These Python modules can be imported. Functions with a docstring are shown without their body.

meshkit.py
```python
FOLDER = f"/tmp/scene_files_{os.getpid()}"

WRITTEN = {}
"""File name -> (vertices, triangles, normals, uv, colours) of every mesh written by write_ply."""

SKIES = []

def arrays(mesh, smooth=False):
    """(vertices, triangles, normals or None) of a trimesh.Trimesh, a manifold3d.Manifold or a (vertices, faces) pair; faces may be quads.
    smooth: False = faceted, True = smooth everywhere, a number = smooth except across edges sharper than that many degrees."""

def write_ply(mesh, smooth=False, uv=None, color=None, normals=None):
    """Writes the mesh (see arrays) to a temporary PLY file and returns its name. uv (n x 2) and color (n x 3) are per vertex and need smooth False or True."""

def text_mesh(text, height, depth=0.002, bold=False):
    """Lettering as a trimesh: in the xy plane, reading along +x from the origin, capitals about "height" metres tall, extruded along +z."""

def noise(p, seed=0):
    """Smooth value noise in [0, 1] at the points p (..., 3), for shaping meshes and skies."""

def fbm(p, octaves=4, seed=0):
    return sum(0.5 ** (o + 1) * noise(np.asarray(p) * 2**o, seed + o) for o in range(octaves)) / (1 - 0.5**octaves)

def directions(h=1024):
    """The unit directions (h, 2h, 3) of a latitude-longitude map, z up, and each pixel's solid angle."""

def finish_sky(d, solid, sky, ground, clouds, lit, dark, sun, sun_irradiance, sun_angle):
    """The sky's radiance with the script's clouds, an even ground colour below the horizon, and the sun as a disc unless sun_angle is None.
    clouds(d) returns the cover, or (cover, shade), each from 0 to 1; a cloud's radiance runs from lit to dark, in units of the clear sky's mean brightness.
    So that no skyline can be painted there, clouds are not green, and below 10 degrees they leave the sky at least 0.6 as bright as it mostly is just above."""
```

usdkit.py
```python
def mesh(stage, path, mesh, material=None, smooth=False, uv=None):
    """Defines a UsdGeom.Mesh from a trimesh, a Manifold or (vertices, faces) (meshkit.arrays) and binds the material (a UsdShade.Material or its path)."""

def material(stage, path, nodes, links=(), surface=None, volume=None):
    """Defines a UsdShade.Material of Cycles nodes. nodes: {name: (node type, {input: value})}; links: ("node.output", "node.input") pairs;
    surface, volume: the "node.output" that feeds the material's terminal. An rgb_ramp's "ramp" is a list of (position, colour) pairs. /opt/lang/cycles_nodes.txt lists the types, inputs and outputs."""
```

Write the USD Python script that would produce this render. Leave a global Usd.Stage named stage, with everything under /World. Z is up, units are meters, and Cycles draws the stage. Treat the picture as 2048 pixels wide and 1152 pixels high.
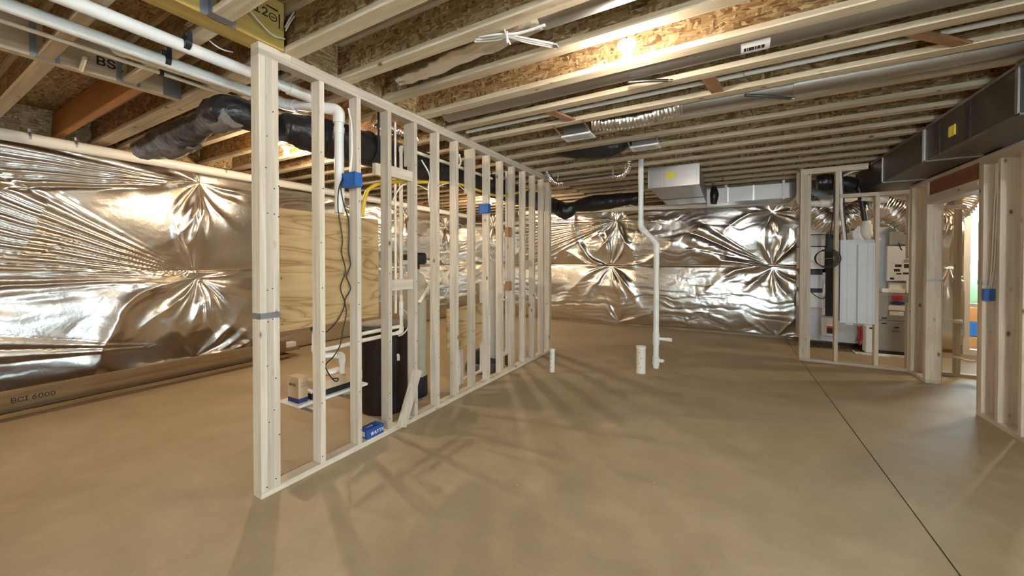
import math, random
import numpy as np, trimesh
import usdkit, meshkit
from pxr import Usd, UsdGeom, UsdLux, UsdShade, Gf, Sdf, Vt

stage = Usd.Stage.CreateInMemory()
UsdGeom.SetStageUpAxis(stage, 'Z'); UsdGeom.SetStageMetersPerUnit(stage, 1.0)
UsdGeom.Xform.Define(stage, '/World'); UsdGeom.Scope.Define(stage, '/World/Looks')
rng = random.Random(7); nrng = np.random.default_rng(7)

# ---------------------------------------------------------------- camera, sky, exposure
F_PX, PPX, PPY, YAW, PITCH, HC = 755.0, 1024.0, 529.0, math.radians(29.7), math.radians(0.6), 1.46
CAM = np.array([0.0, 0.0, HC])
FWD = np.array([-math.sin(YAW) * math.cos(PITCH), math.cos(YAW) * math.cos(PITCH), -math.sin(PITCH)])
RGT = np.array([math.cos(YAW), math.sin(YAW), 0.0])
UPV = np.cross(RGT, FWD)
cam = UsdGeom.Camera.Define(stage, '/World/camera')
cam.CreateHorizontalApertureAttr(36.0); cam.CreateVerticalApertureAttr(20.25)
cam.CreateFocalLengthAttr(F_PX / 2048 * 36.0)
cam.CreateVerticalApertureOffsetAttr(-(576 - PPY) / 2048 * 36.0)
cam.CreateClippingRangeAttr(Gf.Vec2f(0.05, 1000))
cam.CreateExposureAttr(0.34)
M4 = Gf.Matrix4d(*RGT, 0, *UPV, 0, *(-FWD), 0, *CAM, 1)
cam.AddTransformOp().Set(M4)

BULB = 2400.0
sky = UsdLux.DomeLight.Define(stage, '/World/sky')
sky.CreateIntensityAttr(6.0); sky.CreateColorAttr(Gf.Vec3f(0.72, 0.86, 1.0))

# ---------------------------------------------------------------- helpers
def ray(x, y):
    return FWD + RGT * (x - PPX) / F_PX + UPV * (PPY - y) / F_PX
def at(x, y, X=None, Y=None, Z=None):
    r = ray(x, y)
    k = (X - CAM[0]) / r[0] if X is not None else (Y - CAM[1]) / r[1] if Y is not None else (Z - CAM[2]) / r[2]
    return CAM + r * k
names = {}
def numbered(parent, name):
    k = names.get((parent, name), 0); names[(parent, name)] = k + 1
    return f'{parent}/{name}' + (f'_{k:03d}' if k else '')
LOC = {}
GROUPS = {'long_board': 'long boards stacked along the left foil wall', 'ceiling_light': 'bare bulbs on the joists', 'outlet_box': 'blue outlet boxes on the studs', 'drain_stub': 'drain stubs in the floor', 'white_cable': 'white cables on the framing',
          'brace_board': 'brown boards under the conduit', 'register_boot': 'white register boots under the joists', 'manual': 'papers around the furnace top', 'wood_chip': 'crumbs on the floor', 'cable_stub': 'dark cable stubs under the joists',
          'round_duct': 'round ducts in the joist bays', 'plywood_panel': 'plywood panels behind the studs', 'power_cord': 'black cords from the blue box', 'red_hose': 'red hoses by the condensate unit', 'feeder_cable': 'feeder cables at the white panel',
          'carton': 'cartons on the white board', 'water_line': 'cream water lines under the joists', 'outdoor_timber': 'orange timbers outside the glass door'}
def meta(p, label=None, cat=None, group=None, kind=None):
    for k, v in (('label', label), ('category', cat), ('group', group), ('kind', kind)):
        if v: p.SetCustomDataByKey(k, v)
def shift(m, loc):
    if isinstance(m, tuple): return (np.asarray(m[0], float) - loc, m[1])
    m = m.copy(); m.apply_translation(-np.asarray(loc)); return m
def thing(name, label, cat, loc, group=None, kind=None):
    path = numbered('/World', name)
    x = UsdGeom.Xform.Define(stage, path); loc = np.asarray(loc, float)
    x.AddTranslateOp().Set(Gf.Vec3d(*map(float, loc))); LOC[path] = loc
    meta(x.GetPrim(), label, cat, group or GROUPS.get(name), kind)
    return path
def part(parent, name, m, mat, smooth=30, label=None, kind=None):
    path = numbered(parent, name); loc = LOC[parent]; LOC[path] = loc
    p = usdkit.mesh(stage, path, shift(m, loc), mat, smooth)
    meta(p.GetPrim(), label, None, None, kind)
    return path
def solo(name, m, mat, label, cat, smooth=30, group=None, kind=None):
    path = numbered('/World', name)
    b = np.array([m[0].min(0), m[0].max(0)]) if isinstance(m, tuple) else m.bounds
    loc = np.array([(b[0][0] + b[1][0]) / 2, (b[0][1] + b[1][1]) / 2, b[0][2]]); LOC[path] = loc
    p = usdkit.mesh(stage, path, shift(m, loc), mat, smooth)
    p.AddTranslateOp().Set(Gf.Vec3d(*map(float, loc)))
    meta(p.GetPrim(), label, cat, group or GROUPS.get(name), kind)
    return path
def box(x0, y0, z0, x1, y1, z1):
    lo = np.minimum([x0, y0, z0], [x1, y1, z1]); hi = np.maximum([x0, y0, z0], [x1, y1, z1])
    m = trimesh.creation.box(hi - lo); m.apply_translation((lo + hi) / 2); return m
def cbox(x0, y0, z0, x1, y1, z1, r=0.004):
    """box with chamfered edges"""
    lo = np.minimum([x0, y0, z0], [x1, y1, z1]); hi = np.maximum([x0, y0, z0], [x1, y1, z1])
    pts = []
    for a in range(3):
        i = np.array([r, r, r]); i[a] = 0
        for s in np.ndindex(2, 2, 2):
            pts.append([(lo[k] + i[k]) if s[k] == 0 else (hi[k] - i[k]) for k in range(3)])
    return trimesh.convex.convex_hull(np.array(pts))
def beam(p, q, w, h, up=(0, 0, 1)):
    """a bar from p to q, w wide (sideways), h high (along up)"""
    p, q = np.asarray(p, float), np.asarray(q, float); d = q - p; L = np.linalg.norm(d); d /= L
    s = np.cross(d, up); s /= np.linalg.norm(s); u = np.cross(s, d)
    m = trimesh.creation.box([L, w, h]); T = np.eye(4); T[:3, 0], T[:3, 1], T[:3, 2], T[:3, 3] = d, -s, u, (p + q) / 2
    if np.linalg.det(T[:3, :3]) < 0: T[:3, 1] *= -1
    m.apply_transform(T); return m
def smoothpath(pts, n=8):
    """Catmull-Rom through the points"""
    P = np.asarray(pts, float); out = []
    Q = np.vstack([2 * P[0] - P[1], P, 2 * P[-1] - P[-2]])
    for i in range(1, len(Q) - 2):
        for t in np.linspace(0, 1, n, endpoint=False):
            a, b, c, d = Q[i - 1], Q[i], Q[i + 1], Q[i + 2]
            out.append(0.5 * (2 * b + (c - a) * t + (2 * a - 5 * b + 4 * c - d) * t * t + (3 * b - a - 3 * c + d) * t ** 3))
    return np.vstack([out, P[-1]])
def bends(pts, r, n=5):
    """polyline with rounded corners of radius r"""
    P = [np.asarray(p, float) for p in pts]; out = [P[0]]
    for a, b, c in zip(P, P[1:], P[2:]):
        u, v = a - b, c - b; k = min(r, np.linalg.norm(u) * .45, np.linalg.norm(v) * .45)
        u, v = b + u / np.linalg.norm(u) * k, b + v / np.linalg.norm(v) * k
        for t in np.linspace(0, 1, n): out.append((1 - t) ** 2 * u + 2 * t * (1 - t) * b + t * t * v)
    return np.array(out + [P[-1]])
def tube(pts, r, sides=14, cap=True, rad=None):
    p = np.asarray(pts, float); n = len(p)
    t = np.gradient(p, axis=0); t /= np.linalg.norm(t, axis=1, keepdims=True) + 1e-12
    a = np.cross(t[0], [0, 0, 1.0] if abs(t[0][2]) < .9 else [1.0, 0, 0]); a /= np.linalg.norm(a)
    ang = np.arange(sides) * 2 * np.pi / sides; V = []
    R = np.broadcast_to(np.asarray(r if rad is None else rad, float), (n,))
    for i in range(n):
        a = a - t[i] * (a @ t[i]); a /= np.linalg.norm(a); b = np.cross(t[i], a)
        V.append(p[i] + R[i] * (np.cos(ang)[:, None] * a + np.sin(ang)[:, None] * b))
    V = np.vstack(V); f = []
    i, j = np.meshgrid(np.arange(n - 1), np.arange(sides), indexing='ij')
    q = np.stack([i * sides + j, i * sides + (j + 1) % sides, (i + 1) * sides + (j + 1) % sides, (i + 1) * sides + j], -1).reshape(-1, 4)
    f = [q[:, [0, 1, 2]], q[:, [0, 2, 3]]]
    if cap:
        V = np.vstack([V, p[0], p[-1]]); k = np.arange(sides)
        f.append(np.stack([np.full(sides, n * sides), (k + 1) % sides, k], 1))
        f.append(np.stack([np.full(sides, n * sides + 1), (n - 1) * sides + k, (n - 1) * sides + (k + 1) % sides], 1))
    return trimesh.Trimesh(V, np.vstack(f), process=False)
def ring(c, d, r, w, sides=18):
    c, d = np.asarray(c, float), np.asarray(d, float); d = d / np.linalg.norm(d)
    return tube([c - d * w / 2, c + d * w / 2], r, sides)
def hollow(c, d, ro, ri, L, sides=24):
    """open pipe from c along d"""
    c, d = np.asarray(c, float), np.asarray(d, float) / np.linalg.norm(d)
    a = np.cross(d, [0, 0, 1.0] if abs(d[2]) < .9 else [1.0, 0, 0]); a /= np.linalg.norm(a); b = np.cross(d, a)
    ang = np.arange(sides) * 2 * np.pi / sides; rr = np.cos(ang)[:, None] * a + np.sin(ang)[:, None] * b
    V = np.vstack([c + rr * ro, c + d * L + rr * ro, c + d * L + rr * ri, c + d * .01 + rr * ri]); q = []
    for k in range(4):
        for j in range(sides):
            j2 = (j + 1) % sides; k2 = (k + 1) % 4
            q.append([k * sides + j, k * sides + j2, k2 * sides + j2, k2 * sides + j])
    q = np.array(q); return trimesh.Trimesh(V, np.vstack([q[:, [0, 1, 2]], q[:, [0, 2, 3]]]), process=False)
def lathe(prof, c, sides=28):
    prof = np.asarray(prof, float); n = len(prof); ang = np.arange(sides) * 2 * np.pi / sides
    V = np.stack([prof[:, None, 0] * np.cos(ang), prof[:, None, 0] * np.sin(ang), np.broadcast_to(prof[:, None, 1], (n, sides))], -1).reshape(-1, 3) + np.asarray(c)
    i, j = np.meshgrid(np.arange(n - 1), np.arange(sides), indexing='ij')
    q = np.stack([i * sides + j, i * sides + (j + 1) % sides, (i + 1) * sides + (j + 1) % sides, (i + 1) * sides + j], -1).reshape(-1, 4)
    m = trimesh.Trimesh(V, np.vstack([q[:, [0, 1, 2]], q[:, [0, 2, 3]]]), process=False); return m
cat = trimesh.util.concatenate
def quadbox(c4, n, t):
    """slab from 4 corner points (in order) extruded by t along n"""
    a = np.asarray(c4, float); b = a + np.asarray(n, float) * t
    V = np.vstack([a, b]); f = [[0, 1, 2], [0, 2, 3], [4, 6, 5], [4, 7, 6]]
    for k in range(4):
        j = (k + 1) % 4; f += [[k, k + 4, j + 4], [k, j + 4, j]]
    m = trimesh.Trimesh(V, f, process=False); trimesh.repair.fix_normals(m); return m
def text_on(parent, s, h, o, right, up, mat, name='lettering', bold=True, label=None, depth=.0008):
    m = meshkit.text_mesh(s, h, depth, bold); r, u = np.asarray(right, float), np.asarray(up, float)
    T = np.eye(4); T[:3, 0], T[:3, 1], T[:3, 2], T[:3, 3] = r, u, np.cross(r, u), o; m.apply_transform(T)
    return part(parent, name, m, mat, False, label)
def corrugated(pts, r, pitch=.03, depth=.012, sides=18, rough=0.0, seed=1):
    P = np.asarray(pts, float); s = np.r_[0, np.cumsum(np.linalg.norm(np.diff(P, axis=0), axis=1))]
    n = max(8, int(s[-1] / pitch * 4)); u = np.linspace(0, s[-1], n)
    Q = np.stack([np.interp(u, s, P[:, k]) for k in range(3)], 1)
    rad = r - depth * (.5 - .5 * np.cos(u / pitch * 2 * np.pi))
    m = tube(Q, r, sides, True, rad)
    if rough:
        v = np.array(m.vertices); k = meshkit.noise(v * 28, seed) - .5
        c = np.repeat(Q, sides, 0); w = v[:len(c)]; d = w - c; d /= np.linalg.norm(d, axis=1, keepdims=True) + 1e-9
        v[:len(c)] += d * (k[:len(c), None] * rough); m = trimesh.Trimesh(v, m.faces, process=False)
    return m
def lumpy(pts, radii, sides=22, amp=.02, freq=6, seed=3, n=10):
    P = smoothpath(pts, n); s0 = np.linspace(0, 1, len(radii)); R = np.interp(np.linspace(0, 1, len(P)), s0, radii)
    m = tube(P, 1, sides, True, R); v = np.array(m.vertices); c = np.repeat(P, sides, 0); d = v[:len(c)] - c
    d /= np.linalg.norm(d, axis=1, keepdims=True) + 1e-9
    k = np.abs(meshkit.fbm(v * freq, 3, seed) - .5) * 2
    v[:len(c)] += d * ((k[:len(c), None] - .35) * amp); return trimesh.Trimesh(v, m.faces, process=False)

# ---------------------------------------------------------------- materials
def mat(name, nodes, links, surface='p.BSDF'):
    return usdkit.material(stage, '/World/Looks/' + name, nodes, links, surface)
def plain(name, col, rough=.5, metal=0., spec=.5, bump=0, bscale=60, **kw):
    n = {'p': ('principled_bsdf', {'base_color': col, 'roughness': rough, 'metallic': metal, 'specular_ior_level': spec, **kw})}; l = []
    if bump:
        n['g'] = ('geometry', {}); n['n'] = ('noise_texture', {'scale': bscale, 'detail': 3.}); n['b'] = ('bump', {'strength': bump, 'distance': .01})
        l = [('g.position', 'n.vector'), ('n.fac', 'b.height'), ('b.normal', 'p.normal')]
    return mat(name, n, l)
def wood(name, axis, c0, c1, knots=True, gscale=34, rough=.62, vary=.18):
    s = [1., 1., 1.]; s[axis] = .045
    k = [1., 1., 1.]; k[axis] = .55
    n = {'g': ('geometry', {}), 'o': ('object_info', {}), 'off': ('vector_math', {'math_type': 'scale', 'vector1': (37., 19., 53.)}),
         'add': ('vector_math', {'math_type': 'add'}), 'm': ('mapping', {'scale': tuple(s)}), 'n': ('noise_texture', {'scale': float(gscale), 'detail': 4., 'roughness': .6, 'distortion': .4}),
         'r': ('rgb_ramp', {'ramp': [(.3, c0), (.5, tuple(.5 * (a + b) for a, b in zip(c0, c1))), (.68, c1)]}),
         'mk': ('mapping', {'scale': tuple(k)}), 'v': ('voronoi_texture', {'scale': 7.5, 'randomness': 1.}),
         'kr': ('rgb_ramp', {'ramp': [(0., (.16, .09, .05)), (.055, (.2, .11, .06)), (.10, (.82, .76, .7)), (.16, (1, 1, 1))]}),
         'mx': ('mix', {'mix_type': 'multiply', 'fac': .9 if knots else 0.}),
         'hv': ('map_range', {'from_min': 0., 'from_max': 1., 'to_min': 1 - vary, 'to_max': 1 + vary * .6}), 'h': ('hsv', {'hue': .5, 'saturation': 1., 'fac': 1.}),
         'b': ('bump', {'strength': .12, 'distance': .004}), 'p': ('principled_bsdf', {'roughness': rough, 'specular_ior_level': .3})}
    l = [('o.random', 'off.scale'), ('g.position', 'add.vector1'), ('off.vector', 'add.vector2'), ('add.vector', 'm.vector'), ('m.vector', 'n.vector'), ('n.fac', 'r.fac'),
         ('add.vector', 'mk.vector'), ('mk.vector', 'v.vector'), ('v.distance', 'kr.fac'), ('r.color', 'mx.color1'), ('kr.color', 'mx.color2'),
         ('o.random', 'hv.value'), ('hv.result', 'h.value'), ('mx.color', 'h.color'), ('h.color', 'p.base_color'), ('n.fac', 'b.height'), ('b.normal', 'p.normal')]
    return mat(name, n, l)
PINE0, PINE1 = (.50, .41, .31), (.68, .58, .46)
WX, WY, WZ = (wood('pine_' + a, i, PINE0, PINE1) for i, a in enumerate('xyz'))
JX = wood('flange_x', 0, (.50, .385, .25), (.68, .56, .40))
JY = wood('flange_y', 1, (.50, .385, .25), (.68, .56, .40))
LVLY = wood('lvl_yellow', 1, (.52, .34, .075), (.68, .47, .16), False, 18)
LVLX = wood('lvl_x', 0, (.42, .17, .05), (.52, .24, .08), False, 18)
LVLRED = wood('lvl_red', 1, (.23, .075, .03), (.32, .12, .05), False, 18)
REDW = wood('red_block', 2, (.33, .17, .085), (.44, .24, .12), False, 20)
BROWN_Y = wood('plank_brown', 1, (.17, .10, .042), (.26, .165, .075), False, 30)
PLY = None
def osb(name, plane):
    # flakes: two voronoi layers, stretched along different directions of the plane
    def lay(i, sx, rot):
        return {f'm{i}': ('mapping', {'rotation': rot, 'scale': sx}), f'v{i}': ('voronoi_texture', {'scale': 1., 'randomness': 1.})}
    rot1, rot2 = ((0, .5, 0), (0, -.9, 0)) if plane == 'xz' else ((.5, 0, 0), (-.9, 0, 0)) if plane == 'yz' else ((0, 0, .5), (0, 0, -.9))
    sc1, sc2 = {'xz': ((15., 1., 85.), (58., 1., 24.)), 'yz': ((1., 15., 85.), (1., 58., 24.)), 'xy': ((15., 85., 1.), (58., 24., 1.))}[plane]
    n = {'g': ('geometry', {}), **lay(1, sc1, rot1), **lay(2, sc2, rot2), 'n': ('noise_texture', {'scale': 3., 'detail': 4.}), 'd': ('noise_texture', {'scale': 14., 'detail': 3.}),
         'wadd': ('vector_math', {'math_type': 'add'}), 'wsc': ('vector_math', {'math_type': 'scale', 'scale': .045}),
         's1': ('separate_color', {}), 's2': ('separate_color', {}), 'gt': ('math', {'math_type': 'greater_than', 'value2': .52}), 'pick': ('mix_float', {}),
         'r': ('rgb_ramp', {'ramp': [(0., (.14, .075, .028)), (.2, (.28, .17, .075)), (.55, (.40, .265, .125)), (.85, (.51, .36, .185)), (1., (.64, .49, .29))]}),
         'mm': ('mix', {'mix_type': 'multiply', 'fac': .7}), 'r2': ('rgb_ramp', {'ramp': [(.3, (.62, .55, .48)), (.7, (1.1, 1.08, 1.05))]}),
         'b': ('bump', {'strength': .35, 'distance': .004}), 'p': ('principled_bsdf', {'roughness': .6, 'specular_ior_level': .35})}
    l = [('g.position', 'd.vector'), ('d.color', 'wsc.vector1'), ('g.position', 'wadd.vector1'), ('wsc.vector', 'wadd.vector2'),
         ('wadd.vector', 'm1.vector'), ('wadd.vector', 'm2.vector'), ('m1.vector', 'v1.vector'), ('m2.vector', 'v2.vector'), ('v1.color', 's1.color'), ('v2.color', 's2.color'),
         ('s1.g', 'gt.value1'), ('gt.value', 'pick.fac'), ('s1.r', 'pick.a'), ('s2.r', 'pick.b'), ('pick.result', 'r.fac'), ('g.position', 'n.vector'), ('n.fac', 'r2.fac'),
         ('r.color', 'mm.color1'), ('r2.color', 'mm.color2'), ('mm.color', 'p.base_color'), ('pick.result', 'b.height'), ('b.normal', 'p.normal')]
    return mat(name, n, l)
OSBX, OSBY, OSBZ = osb('osb_web', 'xz'), osb('osb_block', 'yz'), osb('osb_deck', 'xy')
def plywood(name):
    n = {'g': ('geometry', {}), 'm': ('mapping', {'scale': (1., .30, 1.9)}), 'n': ('noise_texture', {'scale': 2.6, 'detail': 2.5, 'distortion': .9}),
         'w': ('math', {'math_type': 'multiply', 'value2': 14.}), 'fr': ('math', {'math_type': 'pingpong', 'value2': 1.}),
         'r': ('rgb_ramp', {'ramp': [(0., (.25, .14, .055)), (.14, (.36, .22, .095)), (.5, (.43, .275, .125)), (1., (.47, .31, .15))]}),
         'mk': ('mapping', {'scale': (1., .4, 1.)}), 'v': ('voronoi_texture', {'scale': 4.2}), 'kr': ('rgb_ramp', {'ramp': [(0., (.2, .12, .08)), (.05, (.3, .18, .1)), (.09, (1, 1, 1))]}),
         'mx': ('mix', {'mix_type': 'multiply', 'fac': .9}), 'p': ('principled_bsdf', {'roughness': .6, 'specular_ior_level': .3})}
    l = [('g.position', 'm.vector'), ('m.vector', 'n.vector'), ('n.fac', 'w.value1'), ('w.value', 'fr.value1'), ('fr.value', 'r.fac'), ('g.position', 'mk.vector'), ('mk.vector', 'v.vector'),
         ('v.distance', 'kr.fac'), ('r.color', 'mx.color1'), ('kr.color', 'mx.color2'), ('mx.color', 'p.base_color')]
    return mat(name, n, l)
PLY = plywood('plywood')
def concrete():
    n = {'g': ('geometry', {}), 'n1': ('noise_texture', {'scale': .55, 'detail': 5., 'roughness': .6, 'distortion': .6}), 'n2': ('noise_texture', {'scale': 4., 'detail': 6., 'roughness': .65}), 'n3': ('noise_texture', {'scale': 60., 'detail': 3.}),
         'r1': ('rgb_ramp', {'ramp': [(.3, (.345, .262, .155)), (.5, (.40, .312, .195)), (.7, (.45, .366, .245))]}), 'r2': ('rgb_ramp', {'ramp': [(.3, (.86, .85, .83)), (.7, (1.06, 1.06, 1.06))]}),
         'r3': ('rgb_ramp', {'ramp': [(.28, (.8, .78, .75)), (.42, (1, 1, 1))]}), 'a': ('mix', {'mix_type': 'multiply', 'fac': .9}), 'c': ('mix', {'mix_type': 'multiply', 'fac': .5}),
         'rr': ('map_range', {'from_min': .3, 'from_max': .7, 'to_min': .5, 'to_max': .72}), 'b': ('bump', {'strength': .12, 'distance': .004}), 'p': ('principled_bsdf', {'specular_ior_level': .25})}
    l = [('g.position', f'n{i}.vector') for i in (1, 2, 3)] + [('n1.fac', 'r1.fac'), ('n2.fac', 'r2.fac'), ('n3.fac', 'r3.fac'), ('r1.color', 'a.color1'), ('r2.color', 'a.color2'), ('a.color', 'c.color1'), ('r3.color', 'c.color2'),
         ('c.color', 'p.base_color'), ('n2.fac', 'rr.value'), ('rr.result', 'p.roughness'), ('n2.fac', 'b.height'), ('b.normal', 'p.normal')]
    return mat('concrete', n, l)
CONC = concrete()
def foilmat(name, col, rough, bs):
    n = {'g': ('geometry', {}), 'n': ('noise_texture', {'scale': 9., 'detail': 4., 'roughness': .55, 'distortion': .5}), 'n2': ('noise_texture', {'scale': 55., 'detail': 4., 'roughness': .7}),
         'b': ('bump', {'strength': bs, 'distance': .02}), 'b2': ('bump', {'strength': .22, 'distance': .004}), 'p': ('principled_bsdf', {'base_color': col, 'metallic': 1., 'roughness': rough})}
    return mat(name, n, [('g.position', 'n.vector'), ('g.position', 'n2.vector'), ('n.fac', 'b.height'), ('n2.fac', 'b2.height'), ('b.normal', 'b2.normal'), ('b2.normal', 'p.normal')])
FOIL = foilmat('foil', (.72, .69, .65), .26, .16)
SILVER = foilmat('silver_flex', (.82, .80, .77), .24, .5)
GALV = plain('galvanised', (.46, .45, .44), .34, 1., bump=.05, bscale=25)
GALVD = plain('galvanised_dull', (.38, .36, .34), .45, 1., bump=.05, bscale=25)
PVC = plain('white_pvc', (.80, .78, .74), .35)
CPVC = plain('cream_cpvc', (.80, .74, .60), .4)
CONDW = plain('white_conduit', (.74, .73, .68), .4)
WHITE = plain('white_paint', (.80, .79, .77), .4)
PANEL = plain('panel_white', (.64, .65, .68), .4)
BLACK = plain('black_rubber', (.012, .012, .014), .45)
BAG = plain('black_film', (.014, .013, .015), .36, bump=.9, bscale=18)
GREYF = plain('grey_insulation', (.20, .18, .165), .8, bump=.5, bscale=40)
DARKTANK = plain('dark_brine_plastic', (.018, .011, .009), .55, spec=.25)
TAN = plain('tan_fibreglass', (.46, .41, .30), .4)
BLUE = plain('blue_plastic', (.015, .11, .36), .4)
NAVY = plain('navy_ink', (.02, .035, .16), .5)
BLUEBOX = plain('blue_card', (.02, .075, .30), .45)
CARD = plain('cardboard', (.52, .38, .23), .75)
INK = plain('black_ink', (.02, .018, .015), .7)
GREYINK = plain('grey_ink', (.25, .26, .28), .6)
STEEL = plain('steel_strap', (.42, .43, .46), .4, 1.)
HANGER = plain('hanger_steel', (.36, .37, .40), .5, .9)
DSTRAP = plain('black_strap', (.015, .016, .02), .4)
YELLOW = plain('yellow_gas_jacket', (.66, .46, .03), .4)
STICK = plain('yellow_sticker', (.72, .60, .06), .5)
RED = plain('red_label', (.42, .02, .02), .45)
REDV = plain('red_handle', (.45, .05, .03), .4)
PAPER = plain('paper_white', (.78, .77, .74), .6)
FURN = plain('furnace_grey', (.26, .24, .21), .45, .3)
FURN2 = plain('cabinet_grey', (.42, .42, .43), .45, .2)
GREYDUCT = plain('duct_grey', (.30, .285, .27), .42, .85, bump=.06, bscale=14)
DDUCT = plain('duct_dark', (.12, .108, .10), .40, .9, bump=.08, bscale=10)
WIREW = plain('white_cable', (.74, .72, .68), .45)
DARKWOOD = wood('dark_wood', 1, (.14, .075, .035), (.2, .11, .05), False, 20)
GROOVE = plain('groove_dirt', (.05, .04, .03), .9)
TANKGREY = plain('tank_grey', (.55, .54, .51), .4)
ORANGE = plain('orange_board', (.45, .16, .04), .6)
GLASS = mat('pane_glass', {'t': ('transparent_bsdf', {'color': (.92, .97, .95)}), 'g': ('glossy_bsdf', {'roughness': .03}), 'f': ('fresnel', {'IOR': 1.45}), 'm': ('mix_closure', {})},
            [('f.fac', 'm.fac'), ('t.BSDF', 'm.closure1'), ('g.BSDF', 'm.closure2')], 'm.closure')
LIT, LITDIM, LITBACK, LITLOW = (mat(nm_, {'e': ('emission', {'color': c_, 'strength': BULB * k_})}, [], 'e.emission') for nm_, k_, c_ in (
    ('bulb_glow', .85, (1., .79, .54)), ('bulb_glow_soft', .28, (1., .91, .80)), ('bulb_glow_cool', 2.2, (.97, .99, 1.)), ('bulb_glow_low', .45, (1., .76, .48))))
NAIL = plain('nail_head', (.05, .045, .045), .5, .6)

# ---------------------------------------------------------------- main dimensions
XW, WT = -2.463, .089            # left stud partition: room-side face and thickness
ZJ = 2.785; JH = .302            # joist underside, joist depth
XL, YF, XE, YB = -6.26, 8.60, 5.6, -3.9
XR, RT = 2.065, .14              # right stud wall
YP = 6.87                        # back partition (utility room)
XA, XB = XL - .3, XE + .3
DECK = ZJ + JH

# ---------------------------------------------------------------- floor
JOINTX = .945
fl = thing('floor', None, None, (0, 0, 0), kind='structure')
part(fl, 'slab', cat([box(XA, YB - .3, -.12, JOINTX - .004, YF + .3, 0), box(JOINTX + .004, YB - .3, -.12, XB, YF + .3, 0)]), CONC, False)
pm = at(1545, 686, Z=0); part(fl, 'paint_mark', cat([box(pm[0] - .25, pm[1] - .02, .0003, pm[0] + .1, pm[1] + .01, .0008), box(pm[0] + .05, pm[1] - .06, .0003, pm[0] + .28, pm[1] - .03, .0008)]), plain('red_paint', (.38, .09, .03), .7), False)
part(fl, 'control_joint', box(JOINTX - .004, YB - .3, -.1, JOINTX + .004, YF + .3, -.006), GROOVE, False)

# ---------------------------------------------------------------- ceiling: deck and I-joists
ce = thing('ceiling', None, None, (0, 0, ZJ), kind='structure')
ysheet = YB - .3; k = 0
while ysheet < YF + .3:                              # OSB subfloor sheets
    y2 = min(ysheet + 1.22, YF + .3)
    xs = XA + (0 if k % 2 else -1.2)
    while xs < XB:
        x2 = min(xs + 2.44, XB); x1 = max(xs, XA)
        if x2 - x1 > .05: part(ce, 'subfloor_sheet', box(x1 + .002, ysheet + .002, DECK, x2 - .002, y2 - .002, DECK + .018), OSBZ, False)
        xs += 2.44
    ysheet = y2; k += 1
def ijoist(x0, x1, y, w=.089, name='floor_joist', cuts=()):
    """y = near edge of the flange"""
    c = y + w / 2
    j = part(ce, name, box(x0, c - .006, ZJ + .036, x1, c + .006, DECK - .036), OSBX, False)
    part(j, 'bottom_flange', box(x0, y, ZJ, x1, y + w, ZJ + .038), JX, False)
    part(j, 'top_flange', box(x0, y, DECK - .038, x1, y + w, DECK), JX, False)
SP = .4064
JY0 = 1.383
jys = [JY0 + SP * i for i in range(-14, 18) if YB < JY0 + SP * i < YF - .1]
for y in jys:
    x0 = XW - WT / 2 if y > 1.3 else XW - .0
    ijoist(x0, XR + .07, y)
    ijoist(XR + .075, XE + .1, y + .095, .089)
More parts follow.
